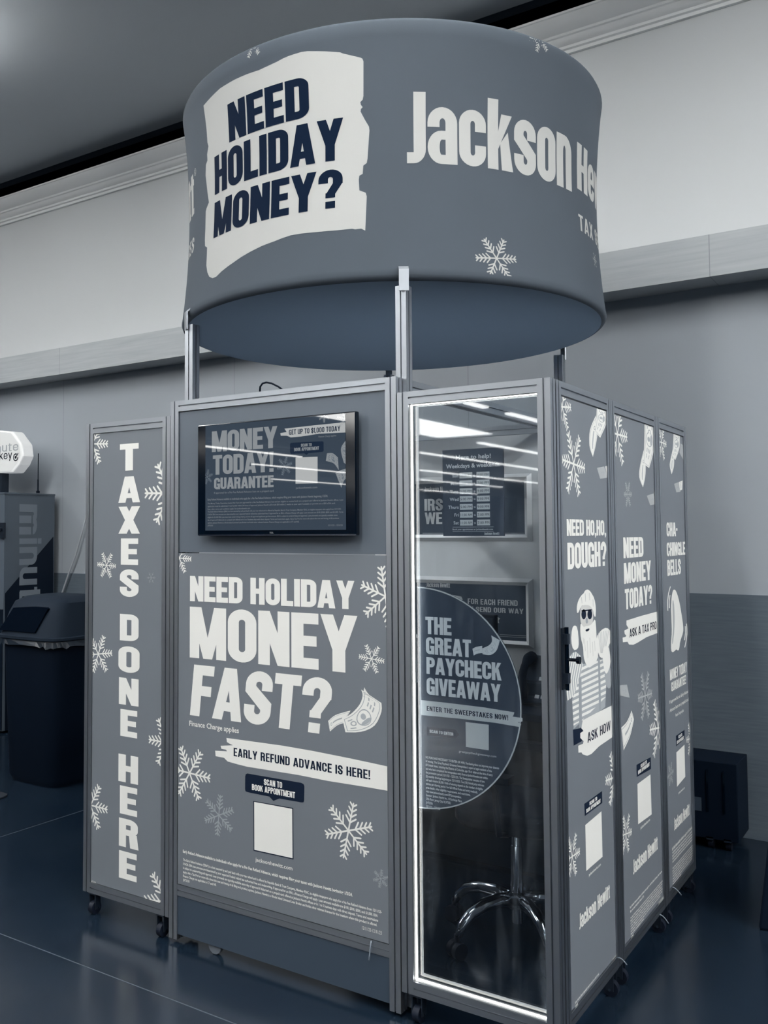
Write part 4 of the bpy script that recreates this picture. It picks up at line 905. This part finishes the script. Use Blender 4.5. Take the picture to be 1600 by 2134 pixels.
# ---- inside the booth
t = thing('partition', 'pale back partition of the booth behind the framed posters', 'partition', (-.245, 1.47, 0))
bm = NB(); box(bm, -.96, .47, 1.455, 1.485, .14, 1.985); obj('board', bm, 'kiosk_wall', t)
bm = NB(); box(bm, -.96, .47, 1.457, 1.483, 0, .14); obj('shade_strip', bm, 'black_plastic', t)  # added black foot, its colour stands in for shade below the side panels
def framed(x0, x1, z0, z1, label):
    t = thing('framed_poster', label, 'poster', ((x0+x1)/2, 1.453, z0), 'framed posters on the booth partition')
    bm = NB(); w = .034
    out = [(x0, z0), (x1, z0), (x1, z1), (x0, z1)]; inn = [(x0+w, z0+w), (x1-w, z0+w), (x1-w, z1-w), (x0+w, z1-w)]; mid = [(x0+w/2, z0+w/2), (x1-w/2, z0+w/2), (x1-w/2, z1-w/2), (x0+w/2, z1-w/2)]
    for L in ((out, 1.453, mid, 1.433), (mid, 1.433, inn, 1.443)):
        A0 = [bm.verts.new((x, L[1], z)) for x, z in L[0]]; B0 = [bm.verts.new((x, L[3], z)) for x, z in L[2]]
        for i in range(4): bm.faces.new((A0[i], A0[(i+1) % 4], B0[(i+1) % 4], B0[i]))
    obj('frame', bm, 'frame_silver', t, recalc=False)
    A = Art(plane_front(1.442)[0], lambda u, v, l: (u, 1.442-.0006*l, v), ['poster_dark', 'poster_text', 'grey_print', 'note_grey'])
    box(A.bm, x0+.01, x1-.01, 1.442, 1.452, z0+.01, z1-.01); return t, A
fx0, fx1 = -.84, hitY(1107, 1050, 1.445).x
g = lambda x, y: (830+x/4.268, 760+y/4.268)
pz = lambda x, y: hitY(x, y, 1.442).z
t, A = framed(fx0, fx1, pz(1000, 1128), pz(1000, 990), 'upper framed poster reading IRS behind the opening hours sign')
A.text('Jackson Hewitt', g(232, 1090), g(232, 1130), g(475, 1100)[0], 'poster_text', 2, .16, .13); A.text('IRS', g(232, 1195), g(232, 1300), g(395, 1250)[0], 'poster_text', 2, .19, .16, .04); A.text('WE', g(235, 1315), g(237, 1418), g(390, 1365)[0], 'poster_text', 2, .19, .16, .04)
A.shape([g(215, 1497), g(1120, 1497), g(1120, 1502), g(215, 1503)], 'note_grey', 1)
obj('print', A.bm, ['poster_dark', 'poster_text', 'grey_print', 'note_grey'], t, recalc=False)
t, A = framed(fx0, fx1, pz(1000, 1345), pz(1000, 1203.5), 'lower framed poster reading FOR EACH FRIEND above the telephone')
g = lambda x, y: (830+x/3.952, 1180+y/3.952)
A.text('Jackson Hewitt', g(230, 133), g(232, 170), g(425, 150)[0], 'poster_text', 2, .16, .13); A.text('FOR EACH FRIEND', g(572, 265), g(572, 310), g(982, 300)[0], 'poster_text', 2, .17, .15, .08); A.text('YOU SEND OUR WAY', g(520, 328), g(520, 368), g(1030, 365)[0], 'poster_text', 2, .17, .15, .08)
A.shape([g(*p) for p in [(440, 235), (520, 250), (530, 275), (470, 300), (400, 290)]], 'grey_print', 1); A.shape([g(*p) for p in [(560, 395), (810, 405), (820, 420), (838, 430), (825, 445), (830, 468), (560, 470)]], 'grey_print', 1)
A.shape([g(835, 560), g(1058, 572), g(1058, 577), g(835, 565)], 'note_grey', 1); A.shape([g(835, 575), g(1058, 587), g(1058, 591), g(835, 579)], 'note_grey', 1)
obj('print', A.bm, ['poster_dark', 'poster_text', 'grey_print', 'note_grey'], t, recalc=False)
# desk with phone and monitor
dz = .80
t = thing('desk', 'dark desk along the back partition of the booth', 'desk', (-.2, 1.2, 0))
bm = NB(); box(bm, -.85, .44, .97, 1.425, dz-.03, dz); obj('desktop', bm, 'black_plastic', t, bevel=.003)
bm = NB(); box(bm, -.83, -.80, 1.0, 1.41, 0, dz-.03); obj('side', bm, 'dark_plastic', t); bm = NB(); box(bm, .38, .41, 1.0, 1.41, 0, dz-.03); obj('side', bm, 'dark_plastic', t)
bm = NB(); box(bm, -.80, .38, 1.385, 1.40, .015, dz-.03); obj('modesty_panel', bm, 'dark_plastic', t)
fp = hitY(1128, 1405, 1.24)
t = thing('telephone', 'dark desk telephone with handset and keypad behind the glass door', 'telephone', (fp.x, 1.24, dz))
def rotx(pts, c, a):
    ca, sa = math.cos(a), math.sin(a); return [(p[0], c[1]+(p[1]-c[1])*ca-(p[2]-c[2])*sa, c[2]+(p[1]-c[1])*sa+(p[2]-c[2])*ca) for p in pts]
TA = math.radians(52)      # tilt of the phone's face
x0 = fp.x-.075
def ph(bm, u0, u1, v0, v1, n0, n1):
    vs = [bm.verts.new(rotx([(x0+u, 1.13+v, dz+.012+n)], (0, 1.13, dz+.012), TA)[0]) for u in (u0, u1) for v in (v0, v1) for n in (n0, n1)]
    for qd in ((0, 1, 3, 2), (4, 6, 7, 5), (0, 4, 5, 1), (2, 3, 7, 6), (0, 2, 6, 4), (1, 5, 7, 3)): bm.faces.new([vs[i] for i in qd])
bm = NB(); ph(bm, 0, .20, 0, .23, -.012, .012); box(bm, x0+.02, x0+.18, 1.14, 1.25, dz, dz+.1); obj('body', bm, 'dark_plastic', t, bevel=.006)
bm = NB()
pts = [(x0+.032, *rotx([(0, 1.13+.015+.2*s_, dz+.012+.02+.05*math.sin(s_*math.pi))], (0, 1.13, dz+.012), TA)[0][1:]) for s_ in [i/12 for i in range(13)]]
tube(bm, pts, [.024, .027, .027, .022, .018, .017, .017, .017, .018, .022, .027, .027, .024], 12); obj('handset', bm, 'black_plastic', t, smooth=True)
bm = NB(); ph(bm, .085, .19, .14, .205, .012, .014); obj('display', bm, 'grey_plastic', t)
for r in range(4):
    for c in range(4):
        bm = NB(); ph(bm, .085+c*.026, .085+c*.026+.018, .02+r*.028, .02+r*.028+.016, .012, .016); obj('key', bm, 'grey_print', t)
mp_ = hitY(1024, 1297, 1.25)
t = thing('computer_monitor', 'black computer monitor edge showing past the half-round sign', 'monitor', (mp_.x-.16, 1.28, dz))
mx0, mx1, mz1 = mp_.x-.36, hitY(1031, 1290, 1.25).x, hitY(1020, 1282, 1.25).z
bm = NB(); box(bm, mx0, mx1, 1.25, 1.285, mz1-.26, mz1); obj('bezel', bm, 'black_plastic', t, bevel=.004)
bm = NB(); box(bm, mx0+.012, mx1-.012, 1.248, 1.25, mz1-.245, mz1-.012); obj('screen', bm, 'dark_plastic', t)
bm = NB(); box(bm, mx0+.15, mx0+.21, 1.285, 1.30, dz+.01, mz1-.1); box(bm, mx0+.08, mx0+.28, 1.22, 1.38, dz, dz+.012); obj('stand', bm, 'black_plastic', t, bevel=.003)
# office chair
cx, cy, hz = .085, .735, .155
t = thing('office_chair', 'dark office chair on a chrome five-star base inside the booth', 'chair', (cx, cy, 0))
bm = NB(); lathe(bm, [(.020, .07), (.020, hz-.035), (.034, hz-.03), (.036, hz), (.034, hz+.025), (.024, hz+.03), (.023, hz+.2), (.020, hz+.2), (.019, .42)], 20, (cx, cy)); obj('column', bm, 'chrome', t, smooth=True)
for i in range(5):
    a = math.radians(-116+72*i); ca, sa = math.cos(a), math.sin(a); pts = []; rs = []
    for s_, zz, rr_ in ((.025, hz, .029), (.09, hz+.012, .026), (.16, hz+.008, .024), (.22, hz-.012, .022), (.26, hz-.045, .019), (.28, hz-.08, .013)):
        pts.append((cx+ca*s_, cy+sa*s_, zz)); rs.append(rr_)
    bm = NB(); tube(bm, pts, rs, 10); lg = obj('leg', bm, 'chrome', t, smooth='all')
    bx, by = cx+ca*.285, cy+sa*.285; w_ = (-sa, ca)
    bm = NB(); cyl(bm, (bx, by, .085), (bx, by, .05), .010, 10)
    for sg in (-1, 1): cyl(bm, (bx+w_[0]*sg*.006, by+w_[1]*sg*.006, .0305), (bx+w_[0]*sg*.026, by+w_[1]*sg*.026, .0305), .030, 20)
    obj('caster', bm, 'rubber', lg, smooth=True)
bm = NB(); box(bm, cx-.10, cx+.10, cy-.10, cy+.10, .42, .445); obj('mechanism', bm, 'dark_metal', t)
def pad(bm, c, sx, sy, sz, n=3.2, ns=20):
    """rounded cushion: superellipse outline with soft edges"""
    rings = []
    for zz, k_ in ((-1, .80), (-.8, .93), (-.3, 1.0), (.3, 1.0), (.8, .95), (1, .82)):
        rings.append([bm.verts.new((c[0]+sx*k_*math.copysign(abs(math.cos(2*math.pi*i/ns))**(2/n), math.cos(2*math.pi*i/ns)), c[1]+sy*k_*math.copysign(abs(math.sin(2*math.pi*i/ns))**(2/n), math.sin(2*math.pi*i/ns)), c[2]+sz*zz)) for i in range(ns)])
    for a_, b_ in zip(rings, rings[1:]):
        for i in range(ns): bm.faces.new((a_[i], a_[(i+1) % ns], b_[(i+1) % ns], b_[i]))
    bm.faces.new(rings[0][::-1]); bm.faces.new(rings[-1])
bm = NB(); pad(bm, (cx+.02, cy, .485), .22, .23, .04); obj('seat', bm, 'black_plastic', t, smooth='all')
bm = NB(); pad(bm, (0, 0, 0), .20, .24, .03)
bmesh.ops.rotate(bm, verts=bm.verts, cent=(0, 0, 0), matrix=Matrix.Rotation(math.radians(82), 3, 'Y')); bmesh.ops.translate(bm, verts=bm.verts, vec=(cx+.265, cy-.02, .715)); obj('backrest', bm, 'black_plastic', t, smooth='all')
bm = NB(); tube(bm, [(cx+.10, cy, .435), (cx+.25, cy, .445), (cx+.30, cy-.01, .52), (cx+.295, cy-.02, .68)], .014, 8); obj('back_support', bm, 'dark_metal', t, smooth='all')
for sg in (-1, 1):
    bm = NB(); tube(bm, [(cx+.05, cy+sg*.2, .455), (cx+.05, cy+sg*.27, .47), (cx+.04, cy+sg*.275, .62), (cx+.0, cy+sg*.272, .66)], .012, 8); box(bm, cx-.11, cx+.10, cy+sg*.275-.03, cy+sg*.275+.03, .655, .68); obj('armrest', bm, 'black_plastic', t, smooth=True)

# ---- cable ties and loose cable
def tie(p0, p1, out, label):
    a, b = p0, p1; m_ = (a+b)/2+V((0, 0, .006))
    bm = NB(); tube(bm, [a, (a+m_)/2+V((0, 0, .002)), m_, (m_+b)/2+V((0, 0, .001)), b], .0022, 6); o = obj('cable_tie', bm, 'tie', None, smooth='all'); tag(o, label, 'cable tie', 'cable tie tails on the booth panels')
tie(hitY(773.7, 1960.6, -.003), hitY(768.6, 2001, -.012), 0, 'pale cable tie tail hanging at the foot of the big front poster')
tie(hitX(1286.5, 1995.8, WD+.002), hitX(1306, 2010.8, WD+.03), 0, 'pale cable tie tail at the foot of the bearded man panel')
tie(hitX(1374, 1905.8, WD+.002), hitX(1392.7, 1924.5, WD+.03), 0, 'pale cable tie tail at the foot of the NEED MONEY TODAY panel')
tie(hitX(1399.8, 1848.8, WD+.002), hitX(1419.3, 1865.3, WD+.03), 0, 'pale cable tie tail at the foot of the bell panel')
bm = NB(); cp = [hitY(x, y, .06) for x, y in ((541, 822), (542, 806), (547, 799), (555, 797), (566, 799), (580, 806), (592, 815))]
tube(bm, cp, .0035, 8); o = obj('power_cable', bm, 'black_plastic', None, smooth='all'); tag(o, 'black cable looping up over the top of the front panel', 'cable')

# =================================================================== LEFT BACKGROUND
MX = -4.6
yf, yb = hitX(10, 1030, MX).y, 2.42
mt = 1.845
t = thing('key_machine', 'tall grey key cutting machine with dark diagonal against the back wall', 'vending machine', (-5.0, 2.15, 0))
MM = ['machine', 'machine_dark', 'machine_letter']
A = Art(lambda x, y: (lambda h: (h.y, h.z))(hitX(x, y, MX)), lambda u, v, l: (MX+.001*l, u, v), MM, (yf, yb, .02, mt))
box(A.bm, -5.35, MX, yf, yb, .02, mt)
A.shape([(111, 1118), (10, 1237), (10, 1700), (111, 1700)], 'machine_dark', 1)
# lettering that reads downwards
def vtext(A, txt, top, bot, xl, xr, m_, stem=.15):
    W, pl = string(txt, stem, .15, .62, .12); a = A.px(xl, (top+bot)/2); b = A.px(xr, (top+bot)/2); zt = A.px((xl+xr)/2, top)[1]; zb = A.px((xl+xr)/2, bot)[1]
    for p in pl: A.add([(a[0]+y/.80*(b[0]-a[0]), zt-x/W*(zt-zb)) for x, y in p], m_, 2)
for ch, a_, b_ in (('m', 1051, 1114), ('i', 1122, 1133.5), ('n', 1140, 1177), ('u', 1182, 1219), ('t', 1224, 1250), ('e', 1255, 1292)): vtext(A, ch, a_, b_, 40, 77, 'machine_letter', .2)
obj('cabinet', A.bm, MM, t, recalc=False)
bm = NB(); box(bm, -5.34, MX-.002, yf-.008, yf, .03, .95); obj('lower_panel', bm, 'machine_dark', t)
bm = NB(); box(bm, -5.36, MX+.006, yf-.006, yb, mt, mt+.012); obj('cabinet_top', bm, 'machine', t)
lp = hitX(6, 1103, MX+.004)
bm = NB(); lp = hitY(6, 1103, yf-.004); box(bm, lp.x-.03, lp.x+.03, yf-.02, yf, lp.z-.07, lp.z+.05); cyl(bm, (lp.x, yf-.02, lp.z), (lp.x, yf-.035, lp.z), .014, 12); obj('lock', bm, 'dark_metal', t)
ap = hitY(79, 1027, 2.2)
bm = NB(); cyl(bm, (ap.x, 2.2, mt+.012), (ap.x, 2.2, mt+.03), .014, 10); cyl(bm, (ap.x, 2.2, mt+.03), (ap.x, 2.2, hitY(79, 945, 2.2).z), .004, 8); cyl(bm, (ap.x, 2.2, mt+.03), (ap.x, 2.2, mt+.12), .006, 8); obj('antenna', bm, 'black_plastic', t)
YS = 2.12
sg = [hitY(x, y, YS) for x, y in ((-88, 905), (-60, 897), (0, 897), (26, 899), (45, 925), (48, 950), (40, 968), (27, 985), (-60, 987), (-90, 962))]
bm = NB(); prism(bm, [(p.x, YS, p.z) for p in sg], (0, .11, 0)); so = obj('lit_sign', bm, 'sign_rim', t, bevel=.012)
cxx = sum(p.x for p in sg)/10; czz = sum(p.z for p in sg)/10
A = Art(lambda x, y: (lambda h: (h.x, h.z))(hitY(x, y, YS-.004)), lambda u, v, l: (u, YS-.004-.001*l, v), ['sign_lit', 'machine_dark', 'note_grey'])
A.shape([(cxx+(p.x-cxx)*.93, czz+(p.z-czz)*.92) for p in sg], 'sign_lit', 0, uv=True)
A.text('minute', (-30, 928), (-30, 944.5), 38.5, 'note_grey', 2, .13, .13, .14, w=.6); A.text('key', (-1, 942), (-1, 958), 25.5, 'machine_dark', 2, .12, .12, .1, w=.55)
for i in range(14):
    a0, a1 = math.radians(60+i*300/14), math.radians(60+(i+1)*300/14); c = A.px(33, 953); r0, r1 = .022, .032
    A.add([(c[0]+r*math.cos(a), c[1]+r*math.sin(a)) for r, a in ((r0, a0), (r1, a0), (r1, a1), (r0, a1))], 'machine_dark', 2)
c = A.px(33, 953); A.ellipse((c[0], c[1]), .012, .012, 'machine_dark', 2, uv=True); A.add([(c[0], c[1]+.006), (c[0]+.006, c[1]), (c[0]+.034, c[1]+.028), (c[0]+.028, c[1]+.034)], 'machine_dark', 2)
obj('sign_face', A.bm, ['sign_lit', 'machine_dark', 'note_grey'], so, recalc=False)
pa, pb = hitY(-30, 985, YS+.05), hitY(10, 985, YS+.05)
bm = NB(); box(bm, pa.x, pb.x, YS+.02, YS+.09, mt, pa.z+.02); obj('sign_post', bm, 'dark_metal', t)
# trash bin
bx0, bx1, by0, by1 = -3.53, -2.95, 1.06, 1.62
t = thing('trash_bin', 'dark square trash bin with a hooded lid left of the TAXES panel', 'trash bin', ((bx0+bx1)/2, (by0+by1)/2, 0))
def loft(bm, secs, mi=0, ns=28, n=5.5):
    rings = []
    for X0, X1, Y0, Y1_, Z in secs:
        mx_, my_, hx, hy = (X0+X1)/2, (Y0+Y1_)/2, (X1-X0)/2, (Y1_-Y0)/2
        rings.append([bm.verts.new((mx_+hx*math.copysign(abs(math.cos(2*math.pi*i/ns))**(2/n), math.cos(2*math.pi*i/ns)), my_+hy*math.copysign(abs(math.sin(2*math.pi*i/ns))**(2/n), math.sin(2*math.pi*i/ns)), Z)) for i in range(ns)])
    for a_, b_ in zip(rings, rings[1:]):
        for i in range(ns): bm.faces.new((a_[i], a_[(i+1) % ns], b_[(i+1) % ns], b_[i])).material_index = mi
    bm.faces.new(rings[0][::-1]).material_index = mi; bm.faces.new(rings[-1]).material_index = mi
bm = NB(); loft(bm, [(bx0+.07, bx1-.07, by0+.07, by1-.07, 0), (bx0+.05, bx1-.05, by0+.05, by1-.05, .04), (bx0+.02, bx1-.02, by0+.02, by1-.02, .86)]); obj('body', bm, 'black_plastic', t, smooth=True)
bm = NB(); loft(bm, [(bx0-.004, bx1+.004, by0-.004, by1+.004, .885), (bx0-.012, bx1+.012, by0-.012, by1+.012, .89), (bx0-.012, bx1+.012, by0-.012, by1+.012, .905), (bx0, bx1, by0, by1, .91), (bx0+.03, bx1-.03, by0+.05, by1-.03, 1.05), (bx0+.05, bx1-.05, by0+.08, by1-.05, 1.11), (bx0+.10, bx1-.10, by0+.14, by1-.10, 1.14), (bx0+.17, bx1-.17, by0+.22, by1-.17, 1.15)]); obj('lid', bm, 'dark_plastic', t, smooth=True)
bm = NB()
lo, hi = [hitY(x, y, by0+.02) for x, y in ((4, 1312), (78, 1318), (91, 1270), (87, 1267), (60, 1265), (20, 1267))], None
prism(bm, [(max(p.x, bx0+.02), by0+.0+.36*max(p.z-.91, 0)-.010, p.z) for p in lo], (0, .05, 0)); obj('opening', bm, 'void_shade', t)  # solid near-black slab, shade of the lid's hole put into its colour
bm = NB(); ns = 60; top = []; low = []
for i in range(ns):
    a = 2*math.pi*i/ns; cxp = math.copysign(abs(math.cos(a))**.36, math.cos(a)); cyp = math.copysign(abs(math.sin(a))**.36, math.sin(a)); j = random.uniform(-.006, .010)
    top.append(bm.verts.new(((bx0+bx1)/2+(bx1-bx0)/2*cxp*(1.0), (by0+by1)/2+(by1-by0)/2*cyp, .884))); low.append(bm.verts.new(((bx0+bx1)/2+((bx1-bx0)/2+.008+j)*cxp, (by0+by1)/2+((by1-by0)/2+.008+j)*cyp, .85+random.uniform(-.012, .010))))
for i in range(ns): bm.faces.new((top[i], top[(i+1) % ns], low[(i+1) % ns], low[i]))
obj('liner_bag', bm, 'liner', t)
# wall cable, mat
bm = NB(); cp = [hitY(x, y, 2.45) for x, y in ((196, 1010), (184, 1060), (172, 1105), (158, 1155), (145, 1190), (134, 1222), (122, 1260), (112, 1300))]
tube(bm, cp, .007, 8); o = obj('wall_cable', bm, 'cable_white', None, smooth='all'); tag(o, 'pale cable slanting down the back wall above the trash bin', 'cable')
mp1 = hitZ(22, 1660, 0)
bm = NB(); prism(bm, smooth3 := [(x, y, .001) for x, y in smoothpts([(mp1.x-2.2, mp1.y-.28), (mp1.x-.06, mp1.y-.28), (mp1.x, mp1.y-.2), (mp1.x, mp1.y-.03), (mp1.x-.06, mp1.y+.03), (mp1.x-2.2, mp1.y+.03)], 2)], (0, 0, .008)); o = obj('floor_mat', bm, 'mat_rubber'); tag(o, 'dark floor mat corner at the left beside the trash bin', 'mat')

# =================================================================== RIGHT BACKGROUND
t = thing('floor_cabinet', 'low black cabinet on the floor against the back wall', 'cabinet', (.2, 2.35, 0))
cy0 = 2.20; cx1 = hitY(1535, 1594, cy0).x; cz1 = hitY(1535, 1594, cy0).z
bm = NB(); box(bm, cx1-.75, cx1, cy0, 2.46, .05, cz1); obj('body', bm, 'black_plastic', t, bevel=.004)
for i in range(6):
    bm = NB(); xx = cx1-.06-i*.075; box(bm, xx-.004, xx+.004, cy0-.006, cy0, cz1-.24, cz1-.04); obj('rib', bm, 'black_gloss', t)
for xx in (cx1-.05, cx1-.13, cx1-.68):
    bm = NB(); cyl(bm, (xx-.012, cy0+.04, .025), (xx+.012, cy0+.04, .025), .025, 14); obj('caster', bm, 'rubber', t, smooth=True)
    bm = NB(); box(bm, xx-.016, xx+.016, cy0+.0, cy0+.05, .045, .06); obj('caster_plate', bm, 'chrome', t)
lb = hitY(1453, 1675, cy0-.002); bm = NB(); box(bm, lb.x-.018, lb.x+.018, cy0-.003, cy0, lb.z-.032, lb.z+.032); obj('sticker', bm, 'kick', t)
fp = hitZ(1580, 1938, 0)
bm = NB(); h_ = .50
lo = [(fp.x, fp.y), (fp.x+.5, fp.y+.05), (fp.x+.5, fp.y+.4), (fp.x, fp.y+.35)]; hi2 = [(fp.x+.055, fp.y+.04), (fp.x+.5, fp.y+.09), (fp.x+.5, fp.y+.36), (fp.x+.055, fp.y+.31)]
a_ = [bm.verts.new((x, y, 0)) for x, y in lo]; b_ = [bm.verts.new((x, y, h_)) for x, y in hi2]
bm.faces.new(a_[::-1]); bm.faces.new(b_)
for i in range(4): bm.faces.new((a_[i], a_[(i+1) % 4], b_[(i+1) % 4], b_[i]))
o = obj('floor_stand', bm, 'black_plastic', None, bevel=.01); tag(o, 'black tapered floor stand cut off by the right edge', 'stand')
